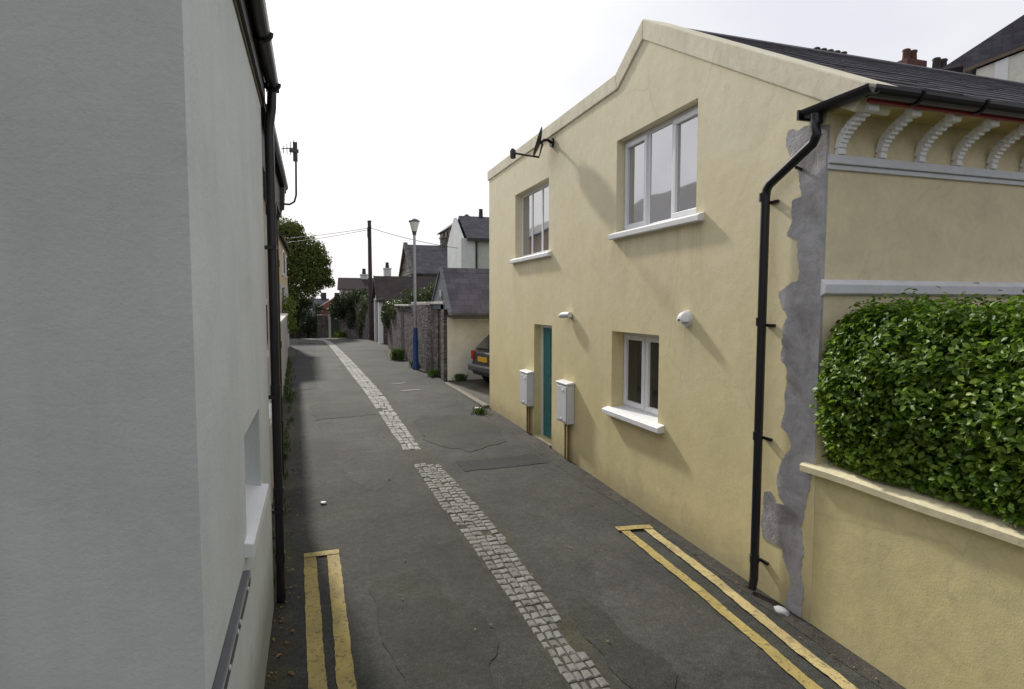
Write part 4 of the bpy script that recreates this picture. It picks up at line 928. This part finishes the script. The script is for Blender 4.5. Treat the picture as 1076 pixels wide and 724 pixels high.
# lamp post
lp = thing('lamp_post', 'slim grey lamp post with a blue painted base and a tapered lantern', 'lamp post', (3.28, 20.75, gz(20.75)))
x, y, z = 3.28, 20.75, gz(20.75)
mb = MB(); mb.lathe((x, y, z), [(.056, 1.42), (.05, 1.6), (.042, 4.55)], 14); mb.build('column', M['galv'], lp)
mb = MB(); mb.lathe((x, y, z), [(.115, -.03), (.115, .12), (.095, .15), (.09, 1.05), (.07, 1.18), (.068, 1.42)], 14); mb.build('base', M['lampblue'], lp)
mb = MB(); mb.lathe((x, y, z), [(.05, 4.54), (.07, 4.60), (.07, 4.64), (.09, 4.67)], 14); hd_ = mb.build('lantern', M['greyrail'], lp)
mb = MB(); mb.lathe((x, y, z), [(.085, 4.672), (.165, 4.97), (.165, 4.985)], 14); mb.build('lantern_glass', M['lampglass'], hd_)
mb = MB(); mb.lathe((x, y, z), [(.19, 4.985), (.195, 5.01), (.11, 5.075), (.02, 5.10)], 14); mb.build('lantern_cap', M['greyrail'], hd_)
# telegraph pole and its wires
tp = thing('telegraph_pole', 'dark wooden telegraph pole standing behind the ivy covered wall', 'telegraph pole', (3.3, 38, .2))
mb = MB(); mb.tube([(3.3, 38, 0), (3.3, 38, 7.45)], [.14, .105], 12); mb.build('pole', M['wood'], tp)
mb = MB(); mb.box(3.16, 3.26, 37.85, 38.0, 6.45, 7.05); mb.box(3.2, 3.4, 37.83, 37.9, 7.0, 7.12); mb.build('junction_box', M['blackmatt'], tp)
mb = MB(); mb.lathe((3.3, 38, 7.4), [(.13, 0), (.13, .06), (.02, .1)], 10); mb.build('cap', M['blackmatt'], tp)
def wire(a, b, sag, label):
    a = Vector(a); b = Vector(b); mb = MB(); mb.tube([a.lerp(b, t / 16) - Vector((0, 0, sag * 4 * (t / 16) * (1 - t / 16))) for t in range(17)], .016, 5)
    tag(mb.build('overhead_wire', M['blackmatt']), label, 'wire', 'wires strung from the telegraph pole')
wire((3.3, 38, 7.05), (-8, 44, 6.6), .35, 'thin overhead wire from the telegraph pole down to the left, the higher of two')
wire((3.3, 38, 6.95), (-8, 40, 5.6), .3, 'thin overhead wire from the telegraph pole down to the left, the lower of two')
wire((3.3, 38, 7.05), (14, 42, 6.2), .4, 'thin overhead wire from the telegraph pole away to the right over the roofs')

# houses behind, right
gh = thing('grey_slate_house', 'stone house with long grey slate roof and chimney stack behind the outbuildings', 'house', (10, 48, 0))
mb = MB(); mb.box(6.9, 13.5, 45.3, 51, -.5, 4.95); mb.prism([(45.3, 4.95), (48.1, 7.05), (51, 4.95)], 'x', 6.95, 13.4); mb.build('wall', M['rubble_x'], gh, fix=True)
mb = MB(); mb.prism([(45.0, 4.75), (48.1, 7.08), (51.3, 4.75), (51.3, 4.65), (48.1, 6.95), (45.0, 4.65)], 'x', 7.05, 13.6); mb.build('roof', M['slate_far'], gh, fix=True)
mb = MB(); mb.prism([(44.9, 4.7), (48.1, 7.25), (51.4, 4.7), (51.4, 4.5), (48.1, 6.95), (44.9, 4.5)], 'x', 6.75, 7.05); mb.build('verge', M['rubble_x'], gh, fix=True)
mb = MB(); mb.box(9.7, 11.0, 47.7, 48.4, 6.5, 7.75); mb.box(9.62, 11.08, 47.62, 48.48, 7.6, 7.72); chs = mb.build('chimney', M['rubble_x'], gh)
for k in range(4): mb = MB(); mb.lathe((9.95 + k * .29, 48.05, 7.75), [(.11, 0), (.09, .35), (.12, .42), (.10, .48)], 10); mb.build('chimney_pot', M['fascia'], chs)
wh = thing('white_gabled_house', 'white gabled house with a dark slate roof rising above the garage on the right', 'house', (11, 40, 0))
mb = MB(); mb.box(9.25, 10.28, 39.2, 43.5, -.5, 6.75); mb.prism([(39.2, 6.75), (41.35, 8.35), (43.5, 6.75)], 'x', 9.25, 9.45); mb.build('gable_wall', M['whitehouse'], wh, fix=True)
mb = MB(); mb.box(10.282, 16, 39.25, 43.4, -.5, 6.9); mb.build('wall', M['palehouse'], wh)
mb = MB(); mb.prism([(38.9, 6.72), (41.35, 8.5), (43.8, 6.72), (43.8, 6.6), (41.35, 8.38), (38.9, 6.6)], 'x', 9.6, 16.2); mb.build('roof', M['slate_far'], wh, fix=True)
mb = MB(); mb.box(9.6, 16.2, 38.85, 38.93, 6.55, 6.75); mb.build('gutter', M['fascia'], wh)
mb = MB(); mb.tube([(10.27, 39.16, 6.7), (10.27, 39.16, 1)], .07, 8); mb.build('downpipe', M['fascia'], wh)
mb = MB(); mb.lathe((11.15, 41.3, 8.4), [(.16, 0), (.13, .55), (.16, .6)], 10); mb.build('chimney_pot', M['fascia'], wh)
dh = thing('dark_gabled_house', 'dark gable of a farther house showing between the chimney pots and the white house', 'house', (11.5, 56, 0))
mb = MB(); mb.box(11.6, 15, 54, 58, -1, 9.1); mb.build('wall', M['pinkish'], dh)
mb = MB(); mb.prism([(11.3, 9.1), (13.2, 10.5), (15.3, 9.1)], 'y', 53.7, 58.3); mb.build('roof', M['slate_far'], dh, fix=True)
fh = thing('low_slate_house', 'low dark roofed house with white chimneys behind the ivy covered wall', 'house', (5, 60, 0))
mb = MB(); mb.box(2.5, 9.5, 59, 64, -1.5, 3.85); mb.build('wall', M['pinkish'], fh)
mb = MB(); mb.prism([(58.6, 3.85), (61.5, 5.0), (64.4, 3.85)], 'x', 2.3, 9.7); mb.build('roof', M['mattslate'], fh, fix=True)
for cx_, cz in ((4.75, 5.35), (7.0, 6.0)):
    mb = MB(); mb.box(cx_ - .34, cx_ + .34, 61.2, 61.8, 3.9, cz - .1); mb.box(cx_ - .4, cx_ + .4, 61.14, 61.86, cz - .1, cz); cc = mb.build('chimney', M['whitehouse'], fh)
    mb = MB(); mb.lathe((cx_, 61.5, cz), [(.2, 0), (.15, .45), (.19, .55)], 10); mb.build('chimney_pot', M['fascia'], cc)
bk = thing('red_roof_house', 'small red brick house far down the hill beyond the gate', 'house', (1.6, 72, -2))
mb = MB(); mb.box(.4, 4.6, 70, 75, -3, 1.9); mb.build('wall', M['redtile'], bk)
mb = MB(); mb.prism([(.2, 1.9), (2.4, 3.3), (4.8, 1.9)], 'y', 69.7, 75.3); mb.build('roof', M['redtile'], bk, fix=True)
mb = MB(); mb.prism([(1.3, 1.9), (2.4, 2.7), (3.5, 1.9)], 'y', 69.6, 69.698); mb.build('gable', M['cream'], bk, fix=True)
far = [(-4.0, 96, 6, 4.0, 'grey_roofed_house', 'distant grey roofed house just left of the red brick house'), (3.4, 108, 7, 5.0, 'grey_roofed_house', 'distant grey roofed house above the red brick house'), (-12, 120, 8, 5, 'grey_roofed_house', 'distant grey roofed house glimpsed through the trees')]
for x, y, w_, h_, nm, lab in far:
    b = gz(y); t = thing(nm, lab, 'house', (x, y, b), 'distant houses down the hill')
    mb = MB(); mb.box(x, x + w_, y, y + 6, b - 1, b + h_ + .5); mb.build('wall', M['palehouse'], t)
    mb = MB(); mb.prism([(y - .3, b + h_ + .5), (y + 3, b + h_ + 2.7), (y + 6.3, b + h_ + .5)], 'x', x - .3, x + w_ + .3); mb.build('roof', M['slate_far'], t, fix=True)
    for cx_ in (x + .5, x + w_ - .5): mb = MB(); mb.box(cx_ - .4, cx_ + .4, y + 2.7, y + 3.3, b + h_ + 2, b + h_ + 3.6); mb.build('chimney', M['fascia'], t)
# house behind the yellow house's ridge, with a dormer, and chimney pots
rh = thing('dormer_house', 'tall slate roofed house with a cream gable rising behind the yellow house on the right', 'house', (21, 12, 0))
def turned(poly, u0, u1, mb):
    # profile in (v, z) swept along u; the house stands at an angle to the alley
    P = lambda u, v, z: (18.6 + u * .8 + v * .6, 14 + u * .6 - v * .8, z)
    n = len(poly); vs = [P(u0, *p) for p in poly] + [P(u1, *p) for p in poly]
    mb.add(vs, [list(range(n)), list(range(2 * n - 1, n - 1, -1))] + [(i, (i + 1) % n, (i + 1) % n + n, i + n) for i in range(n)]); return mb
turned([(.6, -.5), (9.6, -.5), (9.6, 9.6), (.6, 9.6)], .3, 8, MB()).build('wall', M['slate'], rh, fix=True)
turned([(-.3, 9.62), (5.1, 12.75), (10.5, 9.62)], 0, 8.5, MB()).build('roof', M['slate'], rh, fix=True)
gbl = turned([(.6, 8.2), (6.0, 8.2), (6.0, 9.08), (3.3, 9.80), (.6, 9.08)], -1.2, .6, MB()).build('gable', M['cream'], rh, fix=True)
turned([(.3, 9.12), (3.3, 9.92), (6.3, 9.12), (6.3, 9.20), (3.3, 10.02), (.3, 9.20)], -1.32, .6, MB()).build('roof', M['slate'], gbl, fix=True)
turned([(.3, 9.03), (3.3, 9.83), (6.3, 9.03), (6.3, 9.118), (3.3, 9.918), (.3, 9.118)], -1.32, -1.26, MB()).build('bargeboard', M['timber'], gbl, fix=True)
turned([(1.0, 8.2), (1.3, 8.2), (1.3, 9.26), (1.0, 9.17)], -1.24, -1.205, MB()).build('white_panel', M['white'], gbl, fix=True)
turned([(2.2, 8.4), (3.2, 8.4), (3.2, 9.3), (2.2, 9.3)], -1.23, -1.205, MB()).build('window', M['glass_low'], gbl, fix=True)
for k, (x0, y0, n_, zt, m_, lab) in enumerate(((19.15, 20.0, 5, 12.6, 'fascia', 'row of dark chimney pots peeping over the ridge, the leftmost stack'), (21.0, 17.6, 2, 11.85, 'potred', 'pair of red chimney pots peeping over the ridge, the middle stack'), (21.75, 17.0, 2, 11.4, 'fascia', 'cluster of dark chimney pots near the dormer house, the rightmost stack'))):
    t = thing('chimney_stack', lab, 'chimney', (x0, y0, zt - 2.2), 'chimney stacks beyond the ridge')
    mb = MB(); mb.box(x0 - .2, x0 + n_ * .36 + .05, y0 - .3, y0 + .3, 7.5, zt - .42); mb.build('stack', M['potred'] if m_ == 'potred' else M['fascia'], t)
    for i in range(n_): mb = MB(); mb.lathe((x0 + .1 + i * .34, y0, zt - .42), [(.14, 0), (.12, .34), (.15, .40), (.12, .44)], 10); mb.build('chimney_pot', M[m_], t)

# ---------------------------------------------------------------- parked car, its tail to the alley
ca = R(10); cz_ = .2
car = thing('parked_car', 'dark grey hatchback parked tail out between the yellow house and the garage', 'car', (4.22, 15.72, cz_)); car.rotation_euler = (0, 0, ca)
def carmesh(mb, name, m, parent=car, bev=0):
    off = parent_world(parent); q = MB(); q.v = [tuple(Vector(p) + off) for p in mb.v]; q.f = mb.f; q.sm = mb.sm
    return q.build(name, m, parent, bev=bev, fix=True)
def loft(prof, wfun, closed_sides=True):
    n = len(prof); mb = MB(); vs = [(x, -wfun(x, z), z) for x, z in prof] + [(x, wfun(x, z), z) for x, z in prof]
    mb.add(vs, [(i, (i + 1) % n, (i + 1) % n + n, i + n) for i in range(n)] + [list(range(n)), list(range(2 * n - 1, n - 1, -1))]); return mb
body = [(.10, .30), (.04, .55), (.07, .62), (.09, .92), (.16, .99), (.9, 1.0), (2.6, .98), (3.3, .92), (3.85, .78), (3.98, .55), (3.95, .28)]
o = carmesh(loft(body, lambda x, z: .83 - (.10 if x < .2 or x > 3.7 else 0) - max(0, z - .8) * .15), 'body', M['carpaint'], bev=.05)
cab = [(.17, .985), (.34, 1.18), (.58, 1.40), (.85, 1.475), (1.6, 1.49), (2.1, 1.44), (2.85, .97)]
carmesh(loft(cab, lambda x, z: .78 - (z - .98) * .36), 'cabin', M['carpaint'], bev=.03)
def pane(p): mb = MB(); mb.add(p, [(0, 1, 2, 3)]); return mb
g = MB(); g.add([(.205, -.66, 1.05), (.205, .66, 1.05), (.55, .56, 1.385), (.55, -.56, 1.385), (.175, -.66, 1.05), (.175, .66, 1.05), (.525, .56, 1.41), (.525, -.56, 1.41)], [(0, 1, 2, 3), (4, 7, 6, 5), (0, 4, 5, 1), (1, 5, 6, 2), (2, 6, 7, 3), (3, 7, 4, 0)]); carmesh(g, 'rear_window', M['carglass'])
for s in (-1, 1):
    sg = MB(); zlo, zhi = 1.03, 1.40; yo = lambda z: s * (.785 - (z - .98) * .36)
    sg.add([(.55, yo(zlo), zlo), (2.6, yo(zlo), zlo), (2.12, yo(zhi), zhi), (.8, yo(zhi), zhi)], [(0, 1, 2, 3)]); carmesh(sg, 'side_window', M['carglass'])
mb = MB(); mb.box(-.03, .16, -.78, .78, .42, .60); carmesh(mb, 'bumper', M['carpaint'], bev=.03)
mb = MB(); mb.box(-.045, -.025, -.74, .74, .565, .60); carmesh(mb, 'bumper_trim', M['galv'])
mb = MB(); mb.box(.035, .075, -.26, .26, .70, .83); carmesh(mb, 'number_plate', M['plateyellow'])
for s in (-1, 1):
    mb = MB(); mb.box(.05, .18, s * .66 - .07, s * .66 + .07, .72, .97); carmesh(mb, 'tail_light', M['lens'], bev=.01)
    mb = MB(); mb.box(2.45, 2.6, s * .86 - .09, s * .86 + .09, 1.0, 1.13); carmesh(mb, 'mirror', M['carpaint'], bev=.02)
    for xw in (.72, 3.2):
        wl = MB(); wl.tube([(xw, s * .64, .30), (xw, s * .845, .30)], .30, 20); wo = carmesh(wl, 'wheel', M['rubber'])
        rm = MB(); rm.tube([(xw, s * .84, .30), (xw, s * .852, .30)], .19, 16); carmesh(rm, 'rim', M['galv'], wo)

# ---------------------------------------------------------------- weeds, scraps
mb = MB(); weeds(mb, 3.30, 12.35, gz(12.4), 150, .14, .12, weed_r); tag(mb.build('weed_clump', M['weed']), 'green weeds on the road near the far corner of the yellow house', 'weeds')
mb = MB(); weeds(mb, 3.14, 24.2, gz(24), 200, .45, .16, weed_r); tag(mb.build('weed_clump', M['weed']), 'tall green weeds at the foot of the rubble wall beyond the lamp post', 'weeds')
mb = MB(); weeds(mb, 3.34, 21.3, gz(21), 120, .25, .13, weed_r); tag(mb.build('weed_clump', M['weed']), 'weeds growing around the base of the lamp post', 'weeds')
mb = MB(); weeds(mb, 3.48, 18.6, gz(18), 120, .25, .13, weed_r); tag(mb.build('weed_clump', M['weed']), 'weeds at the foot of the brown plank door', 'weeds')
mb = MB(); weeds(mb, 4.0, 17.2, .23, 340, .2, .085, weed_r); tag(mb.build('weed_clump', M['weed']), 'weeds along the foot of the cream garage wall behind the car', 'weeds')
mb = MB(); wr2 = random.Random(77)
for k in range(46):
    y = 5.4 + k * .24 + wr2.uniform(-.1, .1); weeds(mb, -.43 - .012 * (y - 5) + wr2.uniform(-.03, .06), y, gz(y), wr2.randint(2, 26), wr2.uniform(.04, .12), .06, wr2)
for k in range(18):
    y = 15 + k * .6; weeds(mb, -.62 - .036 * (y - 15), y, gz(y), 22, .18, .1, wr2)
o = mb.build('weeds', M['weed']); o['kind'] = 'stuff'; o['label'] = 'low weeds along the foot of the left walls'; o['category'] = 'weeds'
mb = MB(); lr = random.Random(99)
def ground_leaf(x, y, s): leaf(mb, (x, y, gz(y) + .012 + lr.random() * .006), (lr.uniform(-.3, .3), lr.uniform(-.3, .3), 1), s, s * .55, lr)
for _ in range(150): ground_leaf(-.28 + abs(lr.gauss(0, .09)) - .06, lr.uniform(2.6, 12), lr.uniform(.025, .055))
for _ in range(110): ground_leaf(3.62 - abs(lr.gauss(0, .1)), lr.uniform(2.4, 12.5), lr.uniform(.015, .04))
for _ in range(45): ground_leaf(lr.uniform(0, 3.3), lr.uniform(2.4, 14), lr.uniform(.02, .05))
o = mb.build('leaf_litter', M['dryleaf']); o['kind'] = 'stuff'; o['label'] = 'dry leaf litter scattered along the road edges'; o['category'] = 'leaf litter'
mb = MB(); vs = []; fs = []
for i in range(5):
    for k in range(10): th = 2 * math.pi * k / 10; rr = (.055 * math.cos(i / 4 * 1.45)) * (1 + .25 * noise.noise((k * .9, i, 4))); vs.append((3.61 + rr * math.cos(th) * .9, 3.93 + rr * 1.5 * math.sin(th), gz(3.9) + .035 * math.sin(i / 4 * 1.5) * (1 + .4 * noise.noise((k, i, 8)))))
for i in range(4):
    for k in range(10): fs.append((i * 10 + k, i * 10 + (k + 1) % 10, (i + 1) * 10 + (k + 1) % 10, (i + 1) * 10 + k))
mb.add(vs, fs, True); mb.add(vs[-10:], [list(range(10))]); tag(mb.build('cement_lump', M['stonewhite']), 'pale lump of cement at the foot of the bare cement patch', 'cement lump')
for x, y, s, lab in ((.06, 7.6, .045, 'flat white scrap on the left of the road above the yellow lines'), (3.42, 12.9, .12, 'white scrap on the edging by the far corner of the yellow house')):
    mb = MB(); z = gz(y) + .012; h = MB(); r_ = random.Random(int(x * 100)); pts = [(x + s * r_.uniform(.5, 1) * math.cos(a), y + s * r_.uniform(.5, 1) * math.sin(a)) for a in [k * 1.05 for k in range(6)]]
    mb.prism(pts, 'z', z - .004, z + .012); tag(mb.build('paper_scrap', M['litter'], fix=True), lab, 'litter', 'white scraps on the road')

# ---------------------------------------------------------------- daylight: bright thin cloud with a weak low sun beyond the alley
SUN = Vector((-.25, 1.5, 1.0)).normalized()
el = math.asin(SUN.z); az = math.atan2(SUN.x, SUN.y)
wd = bpy.data.worlds.new('World'); scene.world = wd; wd.use_nodes = True; nt = wd.node_tree; bg = nt.nodes['Background']; L = nt.links
sky = nt.nodes.new('ShaderNodeTexSky'); sky.sky_type = 'NISHITA'; sky.sun_disc = False; sky.sun_elevation = el; sky.sun_rotation = az; sky.air_density = 1; sky.dust_density = 3
tc = nt.nodes.new('ShaderNodeTexCoord'); dot = nt.nodes.new('ShaderNodeVectorMath'); dot.operation = 'DOT_PRODUCT'; dot.inputs[1].default_value = SUN; L.new(tc.outputs['Generated'], dot.inputs[0])
glow = nt.nodes.new('ShaderNodeFloatCurve'); cvx = glow.mapping.curves[0]; cvx.points[0].location = (0, .28); cvx.points[1].location = (1, 1)
for px_, py_ in ((.45, .34), (.75, .415), (.92, .455)): cvx.points.new(px_, py_)
glow.mapping.update(); hf = nt.nodes.new('ShaderNodeMapRange'); hf.inputs['From Min'].default_value = -1; L.new(dot.outputs['Value'], hf.inputs['Value']); L.new(hf.outputs[0], glow.inputs['Value'])
g20 = nt.nodes.new('ShaderNodeMath'); g20.operation = 'MULTIPLY'; g20.inputs[1].default_value = 22; L.new(glow.outputs[0], g20.inputs[0])
nz = nt.nodes.new('ShaderNodeTexNoise'); nz.inputs['Scale'].default_value = 2.2; nz.inputs['Detail'].default_value = 6; mp = nt.nodes.new('ShaderNodeMapping'); mp.inputs['Scale'].default_value = (1, 1, 2.2); L.new(tc.outputs['Generated'], mp.inputs[0]); L.new(mp.outputs[0], nz.inputs['Vector'])
cr = nt.nodes.new('ShaderNodeValToRGB'); cr.color_ramp.elements[0].position = .3; cr.color_ramp.elements[0].color = (.84, .84, .90, 1); cr.color_ramp.elements[1].position = .7; cr.color_ramp.elements[1].color = (1.0, 1.0, 1.0, 1); L.new(nz.outputs['Fac'], cr.inputs[0])
vm = nt.nodes.new('ShaderNodeVectorMath'); vm.operation = 'SCALE'; L.new(cr.outputs[0], vm.inputs[0]); L.new(g20.outputs[0], vm.inputs['Scale'])
mx = nt.nodes.new('ShaderNodeMix'); mx.data_type = 'RGBA'; mx.inputs[0].default_value = .9; L.new(sky.outputs[0], mx.inputs[6]); L.new(vm.outputs[0], mx.inputs[7]); L.new(mx.outputs[2], bg.inputs[0]); bg.inputs[1].default_value = .1
sl = bpy.data.lights.new('sun', 'SUN'); so = bpy.data.objects.new('sun', sl); COL.objects.link(so); sl.energy = 3.3; sl.angle = R(3); sl.color = (1, .95, .86)
so.rotation_euler = (-SUN).to_track_quat('-Z', 'Y').to_euler(); so.location = (0, 0, 30)
scene.view_settings.view_transform = 'Standard'; scene.view_settings.look = 'None'; scene.view_settings.gamma = 1; scene.view_settings.exposure = 0.15
scene.render.engine = 'CYCLES'; scene.cycles.max_bounces = 6; scene.cycles.use_denoising = True
